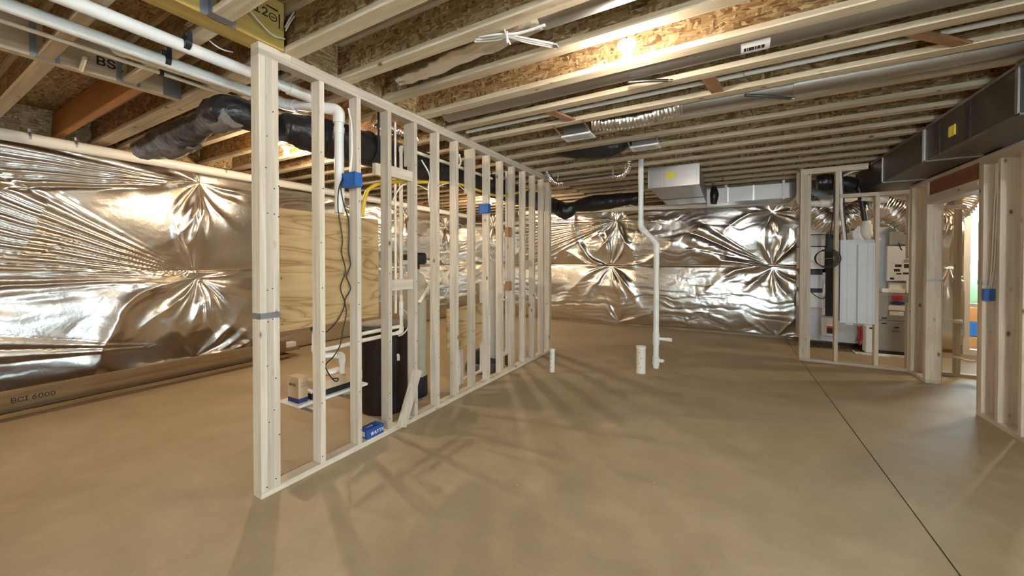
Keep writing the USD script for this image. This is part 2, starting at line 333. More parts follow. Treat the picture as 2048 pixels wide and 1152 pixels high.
# left room
for i in range(0, 18):
    y = 1.576 + SP * i
    if y < YF - .1: ijoist(XL - .1, XW - WT / 2 - .003, y, .064)
ijoist(XL - .1, XW - WT / 2 - .003, 1.365, .064); ijoist(XL - .1, XW - WT / 2 - .003, 1.431, .064)
HX = float(at(0, 97, Z=ZJ)[0])                       # stairwell header
SH = [1.015, .615, .21, -.19, -.60, -1.0, -1.4, -1.8, -2.2, -2.6, -3.0, -3.4, -3.8, -4.2]
for y in SH:
    ijoist(HX + .03, XW - .14, y, .066)
for y in (.632, -.19, -1.0, -1.8, -2.6, -3.4, -4.2):
    ijoist(XL - .1, HX - .03, y, .072)
# blocking panels over the partition
for a, b in zip(jys, jys[1:]):
    if a > 1.3 and b < 6: part(ce, 'blocking_panel', box(XW - .045, a + .089, ZJ + .0, XW - .033, b, DECK - .04), OSBY, False)
# rim boards
part(ce, 'rim_board', box(XL - .16, YB, ZJ, XL - .13, YF + .2, DECK), OSBY, False)
part(ce, 'rim_board', box(XE + .13, YB, ZJ, XE + .16, YF + .2, DECK), OSBY, False)
# stairwell header and boards
hd = solo('stairwell_header', box(HX - .032, YB, ZJ, HX + .032, 1.36, DECK - .002), JY, 'long pale I-joist header behind the white pipes, with joist ends hung from its side', 'header beam')
solo('trimmer_board', box(XL - .1, 1.10, ZJ, HX - .034, 1.148, ZJ + .26), LVLX, 'short orange-red engineered board set on edge between header and foil wall', 'board')
# yellow girder above the near end of the partition
GY1 = float(at(568, 60, X=XW + .012)[1])
gd = thing('girder', 'yellow engineered girder above the near end of the stud partition, stamped in black', 'girder', (XW - .06, 0, ZJ))
part(gd, 'beam', box(XW - .133, YB, ZJ, XW + .012, GY1, DECK - .002), LVLY, False)
for y in [y for y in jys if y < 1.2]:
    c = y + .0445
    part(gd, 'joist_hanger', cat([box(XW + .012, y - .012, ZJ - .003, XW + .075, y + .101, ZJ - .0005), box(XW + .0125, y - .04, ZJ, XW + .0155, y - .001, ZJ + .24), box(XW + .0125, y + .09, ZJ, XW + .0155, y + .13, ZJ + .24),
                                box(XW + .013, y - .004, ZJ, XW + .06, y - .001, ZJ + .2), box(XW + .013, y + .09, ZJ, XW + .06, y + .093, ZJ + .2)]), HANGER, False)

# ---------------------------------------------------------------- foil-faced insulation walls
def foil_wall(name, o, u, n, L, z0, z1, gathers, seam, res=.0125, streaks=(), label=None, m=None, seed=1):
    """o: point at u=0 (z ignored), u: unit direction along the wall, n: unit normal into the room; gathers: (u, z, size)"""
    nu, nz = int(L / res) + 1, int((z1 - z0) / res) + 1
    U, Z = np.meshgrid(np.linspace(0, L, nu), np.linspace(z0, z1, nz), indexing='ij')
    rr = np.random.default_rng(seed)
    # pillows between the seams
    H = np.zeros_like(U)
    zs = [z0] + list(seam) + [z1]
    for a, b in zip(zs, zs[1:]):
        k = np.clip((Z - a) / (b - a), 0, 1); H += .075 * np.where((Z >= a) & (Z <= b), np.sin(np.pi * k) ** .6, 0)
    P3 = np.stack([U * .55, Z * 1.1, np.zeros_like(U)], -1)
    H *= .55 + .9 * meshkit.fbm(P3 * 1.4 + seed, 2, seed)
    warp = meshkit.fbm(np.stack([U * 1.7, Z * 1.7, np.zeros_like(U) + seed], -1), 3, seed + 5) - .5
    # long horizontal-ish slack folds
    t = meshkit.fbm(np.stack([U * .55 + Z * .25, Z * 5.5 + warp * 2.2, np.zeros_like(U)], -1), 3, seed + 9)
    H += .016 * np.abs(t - .5) * 2 * (.35 + 1.3 * np.clip(meshkit.fbm(np.stack([U * .7, Z * .7, np.zeros_like(U) + 9], -1), 2, seed + 17) * 2 - .5, 0, 1))
    # crinkle
    c = meshkit.fbm(np.stack([U * 5 + warp * 2, Z * 6, np.zeros_like(U)], -1), 3, seed + 13)
    cm = np.clip(meshkit.fbm(np.stack([U * .9, Z * .9, np.zeros_like(U) + 4], -1), 2, seed + 15) * 2.2 - .75, 0.08, 1)
    H += .012 * np.abs(c - .5) * 2 * cm
    for gu, gz, s in gathers:
        dx, dz = U - gu, Z - gz; r = np.hypot(dx, dz) + 1e-6; th = np.arctan2(dz, dx)
        near = np.exp(-(r / (.5 * s)) ** 2)
        H *= 1 - .95 * np.exp(-(r / (.30 * s)) ** 2)
        w = np.zeros_like(U); K = 17
        for k in range(K):
            if k < 6: t0 = rr.choice([-np.pi / 2, np.pi / 2, -np.pi / 2]) + rr.normal(0, .38)
            elif k < 10: t0 = rr.choice([0, np.pi]) + rr.normal(0, .22)
            else: t0 = rr.uniform(0, 2 * np.pi)
            ln = s * rr.uniform(.25, .75) * (1.9 if 6 <= k < 10 else 1.)
            dth = np.angle(np.exp(1j * (th - t0 - .35 * warp - rr.normal(0, .25) * r)))
            wd = rr.uniform(.07, .17) * (1 + .35 * np.exp(-r / .1))
            w += rr.uniform(.5, 1.) * np.exp(-np.abs(dth / wd) ** 1.5) * (1 - np.exp(-r / (.05 * s))) * np.exp(-(r / ln) ** 2.2) * np.clip(r / (.22 * s), .25, 1.15)
        amp = .040 * s
        H += amp * w
    for (u0, za, u1, zb, wid, cnt, amp) in streaks:
        dx, dz = u1 - u0, zb - za; Ls = math.hypot(dx, dz); ex, ez = dx / Ls, dz / Ls
        s = ((U - u0) * ex + (Z - za) * ez) / Ls; v = -(U - u0) * ez + (Z - za) * ex
        ww = wid * np.clip(1.06 - s, .08, None); q = v / ww
        env = np.exp(-(q / 1.0) ** 4) * np.clip(s * 8 + 1, 0, 1) * np.clip((1 - s) * 10, 0, 1)
        H += env * amp * (np.abs(np.sin(q * cnt * np.pi / 2 + warp * 1.2)) ** .9 - .4) * np.clip(ww / wid + .1, 0, 1)
    for z in seam:                                      # taped lap: a sharp little step
        zz = z + .03 * (meshkit.noise(np.stack([U * .8, U * 0, U * 0], -1), seed + 2) - .5)
        H += .010 / (1 + np.exp((Z - zz) / .006)) - .03 * np.exp(-((Z - zz) / .012) ** 2) * .5
    H = np.maximum(H, -.02)
    o, u, n = (np.asarray(x, float) for x in (o, u, n))
    V = o[None, None] + U[..., None] * u + H[..., None] * n; V = np.array(V); V[..., 2] = Z
    i, j = np.meshgrid(np.arange(nu - 1), np.arange(nz - 1), indexing='ij'); a = (i * nz + j)
    q = np.stack([a, a + nz, a + nz + 1, a + 1], -1).reshape(-1, 4)
    if np.dot(np.cross(u, [0, 0, 1]), n) < 0: q = q[:, ::-1]
    return trimesh.Trimesh(V.reshape(-1, 3), np.vstack([q[:, [0, 1, 2]], q[:, [0, 2, 3]]]), process=False)
def wl(x, y): p = at(x, y, X=XL + .03); return p[1] - YB, p[2]
def wf(x, y): p = at(x, y, Y=YF - .03); return p[0] - XL, p[2]
wallL = thing('wall_left', None, None, (XL, 0, 0), kind='structure')
part(wallL, 'foundation', box(XL - .25, YB - .2, 0, XL - .03, YF + .25, ZJ - .04), CONC, False)
part(wallL, 'sill_plate', box(XL - .2, YB, ZJ - .038, XL - .04, YF, ZJ), DARKWOOD, False)
gl = [(*wl(400, 366), 1.5), (*wl(395, 556), 1.3), (*wl(392, 715), 1.0), (*wl(812, 432), .8), (*wl(808, 545), .75), (*wl(893, 455), .7), (*wl(900, 540), .7), (*wl(640, 560), .6)]
g0 = gl[1][0] - 3.0
gl += [(g0, 2.45, 1.), (g0, 1.3, 1.), (g0, .3, .8), (g0 - 3.2, 2.4, 1.), (g0 - 3.2, 1.3, 1.)]
a0, a1 = wl(20, 470), wl(392, 553)
b0, b1 = wl(10, 330), wl(398, 372)
c0_, c1_ = wl(0, 690), wl(330, 690)
mL = foil_wall('left', (XL, YB, 0), (0, 1, 0), (1, 0, 0), YF - YB, .02, 2.70, gl, (1.33,), streaks=[(a0[0] - .3, a0[1] + .05, a1[0], a1[1], .55, 8, .075), (b0[0] - .2, b0[1], b1[0], b1[1], .26, 4, .06), (c0_[0] - .3, c0_[1], c1_[0], c1_[1], .16, 2, .03)], seed=4)
part(wallL, 'foil_facing', mL, FOIL, True)
wallB = thing('wall_back', None, None, (0, YF, 0), kind='structure')
OX0, OX1, OZ = 3.18, 4.08, 2.4                       # glass door in the back wall of the utility room
part(wallB, 'foundation', cat([box(XL - .25, YF + .03, 0, OX0, YF + .25, ZJ - .04), box(OX1, YF + .03, 0, XE + .25, YF + .25, ZJ - .04), box(OX0, YF + .03, OZ, OX1, YF + .25, ZJ - .04)]), CONC, False)
part(wallB, 'sill_plate', box(XL, YF + .04, ZJ - .038, XE, YF + .2, ZJ), DARKWOOD, False)
part(wallB, 'rim_board', box(XL - .1, YF + .12, ZJ, XE + .1, YF + .15, DECK), OSBX, False)
gb = [(*wf(1233, 440), 1.4), (*wf(1222, 532), 1.3), (*wf(1236, 645), .9), (*wf(1545, 424), .8), (*wf(1546, 535), 1.3), (*wf(1552, 676), .9), (*wf(1240, 408), .5)]
gb += [(gb[1][0] - 3.2, 2.4, 1.), (gb[1][0] - 3.2, 1.36, 1.), (gb[4][0] + 2.3, 2.3, 1.), (gb[4][0] + 2.3, 1.36, 1.), (gb[4][0] + 2.9, .6, .8)]
d0, d1 = wf(1090, 480), wf(1225, 445)
e0, e1 = wf(1390, 470), wf(1540, 530)
mB = foil_wall('back', (XL, YF, 0), (1, 0, 0), (0, -1, 0), XE - XL, .06, 2.72, gb, (1.36,), streaks=[(d0[0] - .5, d0[1] - .1, d1[0], d1[1], .5, 6, .07), (e0[0], e0[1], e1[0], e1[1], .25, 2, .05)], seed=11)
cen = mB.triangles_center; keep = ~((cen[:, 0] > OX0) & (cen[:, 0] < OX1) & (cen[:, 2] < OZ))
mB = trimesh.Trimesh(mB.vertices, mB.faces[keep], process=False)
part(wallB, 'foil_facing', mB, FOIL, True)
d2 = thing('door_2', None, None, (OX0, YF, 0), kind='structure')
part(d2, 'frame', cat([box(OX0, YF - .06, 0, OX0 + .07, YF + .08, OZ), box(OX1 - .07, YF - .06, 0, OX1, YF + .08, OZ), box(OX0 + .07, YF - .06, OZ - .07, OX1 - .07, YF + .08, OZ), box(OX0 + .07, YF - .06, 0, OX1 - .07, YF + .08, .08), box(OX0 + .07, YF - .05, .74, OX1 - .07, YF + .02, .80)]), WHITE, False)
part(d2, 'pane', box(OX0 + .07, YF + .0, .08, OX1 - .07, YF + .006, .74), GLASS, False)
part(d2, 'pane', box(OX0 + .07, YF + .0, .80, OX1 - .07, YF + .006, OZ - .07), GLASS, False)
# the rest of the basement shell
DX0, DX1, DZ = .1, 1.7, 2.1                           # sliding glass door behind the camera
wallR = thing('wall_right', None, None, (XE, 0, 0), kind='structure')
SY0, SY1 = -.9, 1.7                                   # glass door in the side wall, right of the view
part(wallR, 'foundation', cat([box(XE, YB - .2, 0, XE + .2, SY0, ZJ), box(XE, SY1, 0, XE + .2, YF + .2, ZJ), box(XE, SY0, DZ, XE + .2, SY1, ZJ)]), CONC, False)
dr3 = thing('door_3', None, None, (XE, SY0, 0), kind='structure')
ym = (SY0 + SY1) / 2
part(dr3, 'frame', cat([box(XE + .04, SY0, 0, XE + .14, SY0 + .06, DZ), box(XE + .04, SY1 - .06, 0, XE + .14, SY1, DZ), box(XE + .04, SY0 + .06, DZ - .06, XE + .14, SY1 - .06, DZ), box(XE + .04, SY0 + .06, 0, XE + .14, SY1 - .06, .05), box(XE + .04, ym - .04, .05, XE + .14, ym + .04, DZ - .06)]), WHITE, False)
for ya_, yb2 in ((SY0 + .06, ym - .04), (ym + .04, SY1 - .06)): part(dr3, 'pane', box(XE + .09, ya_, .05, XE + .096, yb2, DZ - .06), GLASS, False)
wallF = thing('wall_front', None, None, (0, YB, 0), kind='structure')
part(wallF, 'foundation', cat([box(XL - .25, YB - .22, 0, DX0, YB, ZJ), box(DX1, YB - .22, 0, XE + .2, YB, ZJ), box(DX0, YB - .22, DZ, DX1, YB, ZJ)]), CONC, False)
part(wallF, 'rim_board', box(XL - .1, YB - .1, ZJ, XE + .1, YB - .07, DECK), OSBX, False)
dr = thing('door_1', None, None, (0, YB, 0), kind='structure')
fr = [box(DX0, YB - .15, 0, DX0 + .06, YB - .05, DZ), box(DX1 - .06, YB - .15, 0, DX1, YB - .05, DZ), box(DX0, YB - .15, DZ - .06, DX1, YB - .05, DZ), box(DX0, YB - .15, 0, DX1, YB - .05, .05), box((DX0 + DX1) / 2 - .04, YB - .15, .05, (DX0 + DX1) / 2 + .04, YB - .05, DZ - .06)]
part(dr, 'frame', cat(fr), WHITE, False)
part(dr, 'pane', box(DX0 + .06, YB - .105, .05, (DX0 + DX1) / 2 - .04, YB - .099, DZ - .06), GLASS, False)
part(dr, 'pane', box((DX0 + DX1) / 2 + .04, YB - .105, .05, DX1 - .06, YB - .099, DZ - .06), GLASS, False)

# ---------------------------------------------------------------- left stud partition
PEND = float(at(1102.5, 550, X=XW)[1]); P0 = 1.231
sw = thing('stud_partition', 'long pale pine stud partition running from the near post to the back of the basement', 'stud wall', (XW - WT / 2, P0, 0))
part(sw, 'bottom_plate', box(XW - WT, P0, .0, XW, PEND, .038), WY, False)
part(sw, 'top_plate', box(XW - WT, P0, ZJ - .076, XW, PEND, ZJ - .0385), WY, False)
part(sw, 'top_plate', box(XW - WT, P0 + .2, ZJ - .038, XW, PEND, ZJ), WY, False)
part(sw, 'top_plate', box(XW - WT, P0, ZJ - .038, XW, P0 + .198, ZJ), WY, False)
zs0, zs1 = .0382, ZJ - .0762
nails = []
def stud(parent, y, zb=zs0, zt=zs1, name='stud', dx=0.):
    return part(parent, name, box(XW - WT + dx, y, zb, XW + dx, y + .038, zt), WZ, False)
for k in range(3): stud(sw, P0 + .0385 * k, dx=(0, .0015, 0)[k])
ystuds = [1.62 + .3048 * i for i in range(12)]
for y in ystuds: stud(sw, y)
for k in range(2): stud(sw, PEND - .038 * (k + 1) - .0005 * k)
stud(sw, 1.62 + .3048 * 11 + .3048, zs0, zs1)
# blocks between studs
y3, y4 = ystuds[2], ystuds[3]
zb = float(at(800, 345, X=XW)[2]); part(sw, 'blocking', box(XW - .06, y3 + .0385, zb - .045, XW - .022, y4 - .0005, zb + .045), WY, False)
zb = float(at(800, 570, X=XW)[2]); part(sw, 'blocking', box(XW - .06, y3 + .0385, zb - .045, XW - .022, y4 - .0005, zb + .045), WY, False)
zb = float(at(772, 336, X=XW)[2]); part(sw, 'scab_block', box(XW - WT - .04, y3 - .05, zb - .05, XW - WT - .0005, y3 + .03, zb + .05), WZ, False)
for (x, y, i) in ((1013, 462, 9), (1013, 573, 9)):
    zb = float(at(x, y, X=XW)[2]); part(sw, 'red_block', box(XW - .075, ystuds[i] - .09, zb - .06, XW - .03, ystuds[i] - .0005, zb + .06), REDW, False)
zb = float(at(1060, 527, X=XW)[2]); part(sw, 'blocking', box(XW - .075, ystuds[10] + .0385, zb - .045, XW - .03, ystuds[11] - .0005, zb + .045), WY, False)
# wider doubled studs with cut-back lower halves (boards scabbed on the far side)
for i, (zl, zh) in ((5, (float(at(930, 380, X=XW)[2]), zs1)), (3, (float(at(830, 330, X=XW)[2]), zs1))):
    part(sw, 'scab_stud', box(XW - WT - .038, ystuds[i + 1 if i == 5 else i] + .0, zl, XW - WT - .0005, ystuds[i + 1 if i == 5 else i] + .038, zh), WZ, False)
# nail heads
nm = []
for y in ystuds + [P0 + .02, P0 + .06, P0 + .1]:
    for z in np.arange(.12, 2.6, .31):
        for q in range(1):
            zz, yy = z + rng.uniform(-.1, .1), y + rng.uniform(.008, .03)
            nm.append(ring((XW + .001, yy, zz), (1, 0, 0), .0042, .002, 8))
part(sw, 'nail_head', cat(nm), NAIL, False, kind='stuff')
# steel strap round the near post
zst = float(at(530, 632, X=XW)[2])
part(sw, 'strap', cat([box(XW + .0017, P0 - .003, zst - .018, XW + .003, P0 + .117, zst + .018), box(XW - WT, P0 - .003, zst - .018, XW + .003, P0 - .0005, zst + .018)]), STEEL, False, 'grey steel strap')
zst = float(at(1095, 560, X=XW)[2]); part(sw, 'strap', cat([box(XW + .0005, PEND - .078, zst - .012, XW + .002, PEND, zst + .012)]), STEEL, False)

# ---------------------------------------------------------------- right stud wall (2x6) with door opening
OY0, OY1 = float(at(1955, 600, X=XR)[1]), float(at(1851, 700, X=XR)[1])
rw = thing('stud_wall', 'tall knotty pine stud wall with a doorway opening at the right of the room', 'stud wall', (XR + RT / 2, 5, 0))
ZT = 2.43
part(rw, 'bottom_plate', box(XR, YB + .02, 0, XR + RT, OY0, .038), WY, False)
part(rw, 'bottom_plate', box(XR, OY1, 0, XR + RT, YP - .0005, .038), WY, False)
part(rw, 'top_plate', box(XR, YB + .02, ZT - .038, XR + RT, YP - .001, ZT), WY, False)
part(rw, 'top_plate', box(XR, YB + .02, ZT - .0765, XR + RT, OY0 - .001, ZT - .0385), WY, False)
ry = [OY0 - .038, OY0 - .077, float(at(1966, 600, X=XR)[1]) - .04, float(at(1998, 600, X=XR)[1])]
ry = [OY0 - .038, OY0 - .0765, float(at(1998, 600, X=XR)[1])]
yk = ry[-1] - .3048
while yk > YB + .1: ry.append(yk); yk -= .4064
for y in ry: part(rw, 'stud', box(XR, y, .0382, XR + RT, y + .038, ZT - .077), WZ, False)
for y in (OY1, OY1 + .0385, YP - .04, YP - .0795): part(rw, 'stud', box(XR, y, .0382, XR + RT, y + .038, ZT - .0385), WZ, False)
zo = float(at(1954, 380, X=XR)[2])
part(rw, 'header_plate', box(XR, OY0 + .0005, zo, XR + RT, OY1 - .0005, zo + .038), WY, False)
part(rw, 'header_beam', box(XR + .02, OY0 + .0005, ZT - .19, XR + .065, OY1 - .0005, ZT - .0385), LVLRED, False, 'dark red engineered header')
for f, wf_ in ((.19, .17), (.66, .30)):
    y = OY0 + (OY1 - OY0) * f; wf_ *= OY1 - OY0; part(rw, 'cripple', box(XR + .0, y - wf_, zo + .0385, XR + .019, y + wf_, ZT - .2), WY, False)
zst = float(at(1868, 561, Y=OY1)[2])
part(rw, 'strap', cat([box(XR, OY1 - .003, zst - .015, XR + RT, OY1 - .0005, zst + .015)]), STEEL, False)
zst = float(at(1980, 566, X=XR)[2])
part(rw, 'strap', cat([box(XR - .003, OY0 - .08, zst - .02, XR - .0005, OY0, zst + .02), box(XR, OY0 - .0805, zst - .02, XR + RT, OY0 - .0772, zst + .02)]), STEEL, False)

# ---------------------------------------------------------------- back partition of the utility room (2x4, flat to us)
pX = lambda x, y=550: float(at(x, y, Y=YP)[0])
pZ = lambda x, y: float(at(x, y, Y=YP)[2])
px0 = pX(1600)
bp = thing('utility_partition', 'short stud partition in front of the furnace, holding the white panel', 'stud wall', ((px0 + XR) / 2, YP, 0))
part(bp, 'bottom_plate', box(px0, YP, 0, XR + RT, YP + WT, .038), WX, False)
part(bp, 'top_plate', box(px0, YP, ZJ - .076, 1.66, YP + WT, ZJ - .0385), WX, False)
part(bp, 'top_plate', box(px0, YP, ZJ - .038, 1.66, YP + WT, ZJ), WX, False)
for k in range(3): part(bp, 'stud', box(px0 + .0405 * k, YP, .0382, px0 + .0405 * k + .04, YP + WT, ZJ - .0765), WZ, False)
zh = pZ(1740, 392)
for x, zt in ((1669.5, ZJ - .0765), (1750, zh - .0005)):
    X0 = pX(x); part(bp, 'stud', box(X0, YP, .0382, X0 + .042, YP + WT, zt), WZ, False)
part(bp, 'header_plate', box(pX(1679), YP, zh, XR + .03, YP + WT, zh + .05), WX, False)
X0 = pX(1816)
part(bp, 'trimmer', box(X0, YP, pZ(1820, 517), X0 + .06, YP + WT, zh - .0005), WZ, False)
part(bp, 'trimmer', box(X0, YP, .0382, X0 + .06, YP + WT, pZ(1820, 607)), WZ, False)

# ---------------------------------------------------------------- bare-bulb lights
def lamp(p, label, glow=LIT):
    x, y, z = p; t = thing('ceiling_light', label, 'lamp', (x, y, ZJ), group=None)
    prof = [(0, 0), (.058, 0), (.06, -.006), (.056, -.02), (.036, -.028), (.030, -.045), (.024, -.05), (0, -.05)]
    part(t, 'lampholder', lathe(prof[::-1], (x, y, ZJ - .0005)), PAPER, 40)
    prof = [(0.0, -.125), (.013, -.123), (.024, -.116), (.0305, -.104), (.032, -.092), (.028, -.078), (.02, -.064), (.0145, -.052), (.0145, -.0505)]
    part(t, 'bulb', lathe(prof, (x, y, ZJ)), glow, True)
b1 = at(1253, 118, Z=ZJ - .095); b2 = at(573, 308, Z=ZJ - .095); b3 = at(981, 404, Z=ZJ - .095)
lamp(b1, 'lit bare bulb in a white holder on the joists, the nearest over the open floor', LITDIM)
lamp(b2, 'lit bare bulb seen between the near post and the next stud, left of the partition')
lamp(b3, 'small distant lit bare bulb seen through the far studs beside a blue box')
lamp((1.35, -.8, 0), 'lit bare bulb on the joists behind the viewpoint, over the open floor', LITBACK)
lamp((b2[0], b2[1] - 4.1, 0), 'lit bare bulb behind the viewpoint beside the left foil wall', LITLOW)
lamp((3.6, 7.3, 0), 'lit bare bulb over the utility room beyond the right doorway')

# ================================================================ LEFT ROOM: pipes, tanks, ducts
def pa(X=None, Y=None, Z=None):
    return lambda x, y: at(x, y, X=X, Y=Y, Z=Z)
XB_ = XW - WT                                        # back face of the partition
def pipe(name, pts, r, m, label, cat_='pipe', fit=(), fr=1.28, bend=.06, extra=None, sides=16):
    """a pipe as a thing: run + fittings (index of points that carry a socket fitting)"""
    pts = [np.asarray(p, float) for p in pts]
    lo = np.min(pts, 0); t = thing(name, label, cat_, (pts[0][0], pts[0][1], lo[2]))
    part(t, 'run', tube(bends(pts, bend) if len(pts) > 2 else np.array(pts), r, sides), m, 40)
    for i in fit:
        P = []
        for j in (i - 1, i + 1):
            if 0 <= j < len(pts):
                d = pts[j] - pts[i]; d /= np.linalg.norm(d); P.append(d)
        if len(P) == 2:
            w = bends([pts[i] + P[0] * r * 2.9, pts[i], pts[i] + P[1] * r * 2.9], bend, 7)
            part(t, 'elbow_fitting', tube(w, r * fr, sides), m, 40)
        else:
            part(t, 'coupling', ring(pts[i] + P[0] * r * 1.5, P[0], r * fr, r * 3, sides), m, 40)
    return t
# big white drains below the joists
ya, yb_ = float(at(620, 197, Z=2.72)[1]), YB + .4
A = at(240, 35, Z=2.72)[0]
tA = pipe('drain_pipe', [(A, yb_, 2.735), (A - .04, ya - .09, 2.715), (A - .045, ya + .02, 2.716), (A - .045, ya + .05, 2.98)], .036, PVC, 'upper of two white drain pipes slung under the joists at the upper left', fit=(1, 2))
Bx = at(240, 90, Z=2.70)[0]
zd_ = float(at(678, 220, X=XW - WT - .075)[2]); pd0 = at(678, 220, X=XW - WT - .075)
pb = [(Bx, yb_, 2.71), (Bx - .01, float(at(590, 223, Z=2.69)[1]) - .1, 2.70), tuple(pd0 + np.array([-.12, -.11, .005])), tuple(pd0)]
pdrop = np.array(pb[3]); pb.append((pdrop[0], pdrop[1], float(at(678, 426, X=pdrop[0])[2])))
tB = pipe('drain_pipe', pb, .035, PVC, 'lower white drain pipe under the joists that elbows down behind the plywood', fit=(1, 3), bend=.075)
part(tB, 'coupling', ring(pdrop - np.array([0, 0, .16]), (0, 0, 1), .040, .05, 18), PVC, 40)
for t, X_, px_, z_, r in ((tA, A, (379, 80), 2.735, .036), (tB, Bx, (337, 118), 2.71, .035)):
    y = float(at(*px_, Z=z_)[1])
    part(t, 'black_strap', cat([ring((X_ - .005, y, z_ - .002), (0, 1, 0), r + .003, .028, 20), box(X_ - r - .004, y - .012, z_, X_ - r - .001, y + .012, ZJ), box(X_ + r + .001, y - .012, z_, X_ + r + .004, y + .012, ZJ)]), DSTRAP, 40)
# cream water lines
c1a, c1b = at(0, 40, Z=2.745), at(500, 206, Z=2.745)
y1 = float(c1b[1])
tC = pipe('water_line', [(c1a[0], yb_, 2.745), (c1a[0], y1 + .45, 2.745)], .0125, CPVC, 'long thin cream water line beside the white drains, the one further left', bend=.03)
c2 = at(232, 106, Z=2.745)
tD = pipe('water_line', [(c2[0] - .02, c2[1] - .02, 2.80), (c2[0], c2[1], 2.748), (float(at(500, 190, Z=2.745)[0]), y1 + .45, 2.745)], .0125, CPVC, 'thin cream water line that starts at a small elbow beside the lower white drain', fit=(1,), bend=.03)
q = at(325, 145, Z=2.745)
part(tC, 'clip', cat([box(c1a[0] - .018, q[1] - .01, 2.728, c1a[0] + .018, q[1] + .01, 2.7625), box(c1a[0] - .012, q[1] - .008, 2.7625, c1a[0] + .012, q[1] + .008, ZJ)]), DSTRAP, False)
pipe('water_line', [(HX + .25, float(at(195, 100, Z=2.8)[1]) - .01, 2.80), (HX + .02, float(at(185, 118, Z=2.8)[1]), 2.79)], .012, CPVC, 'short stub of cream pipe crossing under the stairwell header')
# joist hangers on the header side
for i, y in enumerate(SH[:3]):
    pass
# dark steel joist hangers at the header
hh = part(hd, 'joist_hanger', cat([cat([box(HX + .0325, y - .008, ZJ - .002, HX + .08, y + .074, ZJ - .0004), box(HX + .033, y - .03, ZJ + .0, HX + .036, y - .0005, ZJ + .25), box(HX + .033, y + .0665, ZJ, HX + .036, y + .10, ZJ + .25)]) for y in SH[:1]]), HANGER, False)
for y in SH[1:5]:
    part(hd, 'joist_hanger', cat([box(HX + .0325, y - .008, ZJ - .002, HX + .08, y + .074, ZJ - .0004), box(HX + .033, y - .03, ZJ + .0, HX + .036, y - .0005, ZJ + .25), box(HX + .033, y + .0665, ZJ, HX + .036, y + .10, ZJ + .25)]), HANGER, False)
e = at(344, 172, X=HX + .034); part(hd, 'hanger_plate', box(HX + .033, e[1] - .055, ZJ + .0, HX + .037, e[1] + .06, ZJ + .2), HANGER, False)
text_on(hd, 'BSI', .06, (HX + .0325, float(at(190, 112, X=HX + .03)[1]), ZJ + .08), (0, 1, 0), (0, 0, 1), INK)

# long grey drain along the foil wall
zp = 2.69
tE = pipe('drain_pipe', [(XL + .16, YB + .3, 2.70), (XL + .16, YF - .35, 2.655)], .057, PVC, 'thick white drain pipe along the top of the left foil wall', sides=22)
for x, y in ((153, 291), (452, 345), (60, 272)):
    q = at(x, y, X=XL + .2); part(tE, 'pipe_band', cat([ring((XL + .16, q[1], 2.69), (0, 1, 0), .0595, .018, 22), box(XL + .155, q[1] - .008, 2.74, XL + .165, q[1] + .008, ZJ)]), HANGER, 40)
# drain along the back wall
tF = pipe('drain_pipe', [(-4.6, YF - .18, 2.66), (2.6, YF - .18, 2.475)], .05, PVC, 'white drain pipe running along the top of the back foil wall', sides=20)
for x in (1188, 1330):
    q = at(x, 425, Y=YF - .18); part(tF, 'coupling', ring((q[0], YF - .18, 2.66 - (q[0] + 4.6) * .0257), (1, 0, -.0257), .056, .06, 20), PVC, 40)

# black insulated trunk
tx, tz = -2.87, 2.485
tr = thing('trunk_duct', 'large round duct in shiny black insulation running behind the stud partition', 'duct', (tx, 4, tz - .17))
part(tr, 'insulation', lumpy([(tx - .04, 1.62, tz - .02), (tx - .03, 2.0, tz - .01), (tx - .01, 2.6, tz), (tx, 3.4, tz), (tx + .02, 4.4, tz), (tx, 5.4, tz), (tx - .02, 6.6, tz)], [.11, .165, .155, .15, .15, .15, .145], amp=.035, freq=15, seed=5, n=14), BAG, True)
for y in (2.35, 3.5, 4.7, 5.9):
    part(tr, 'hanging_strap', cat([ring((tx, y, tz), (0, 1, 0), .157, .02, 24), box(tx - .158, y - .01, tz, tx - .155, y + .01, ZJ), box(tx + .155, y - .01, tz, tx + .158, y + .01, ZJ)]), DSTRAP, 40)
fx = [at(455, 224, Z=2.53), at(410, 250, Z=2.51), at(360, 274, Z=2.52), at(318, 292, Z=2.56)]
fb = thing('flex_duct', 'fat black insulated flex duct sagging between joists above the left foil wall', 'duct', (fx[1][0], fx[1][1], 2.4))
part(fb, 'sleeve', lumpy([(tx - .17, 1.66, 2.50), fx[0], fx[1] + np.array([0, 0, .02]), fx[2], fx[3], (fx[3][0] - .6, fx[3][1] + .05, 2.62)], [.09, .125, .085, .135, .125, .10], amp=.04, freq=8, seed=8, n=12), BAG, True)
part(fb, 'torn_lining', lumpy([fx[0] + np.array([.10, 0, -.05]), fx[0] + np.array([-.16, .0, -.06])], [.085, .08], amp=.04, freq=14, seed=2, n=10), GREYF, True, 'pale grey torn insulation')
part(fb, 'torn_lining', lumpy([fx[2] + np.array([.18, .02, -.06]), fx[2] + np.array([-.3, .03, -.065])], [.075, .09], amp=.04, freq=14, seed=12, n=10), GREYF, True)
q = at(802, 272, Z=2.66)
solo('flex_duct', corrugated(smoothpath([(q[0] - .05, q[1] - .28, 2.73), (q[0] - .02, q[1] - .05, 2.705), (q[0] - .05, q[1] + .25, 2.70)]), .052, .022, .014, 18, .02), SILVER, 'short crinkled silver flex duct beside the black trunk above the partition blocking', 'duct', True)

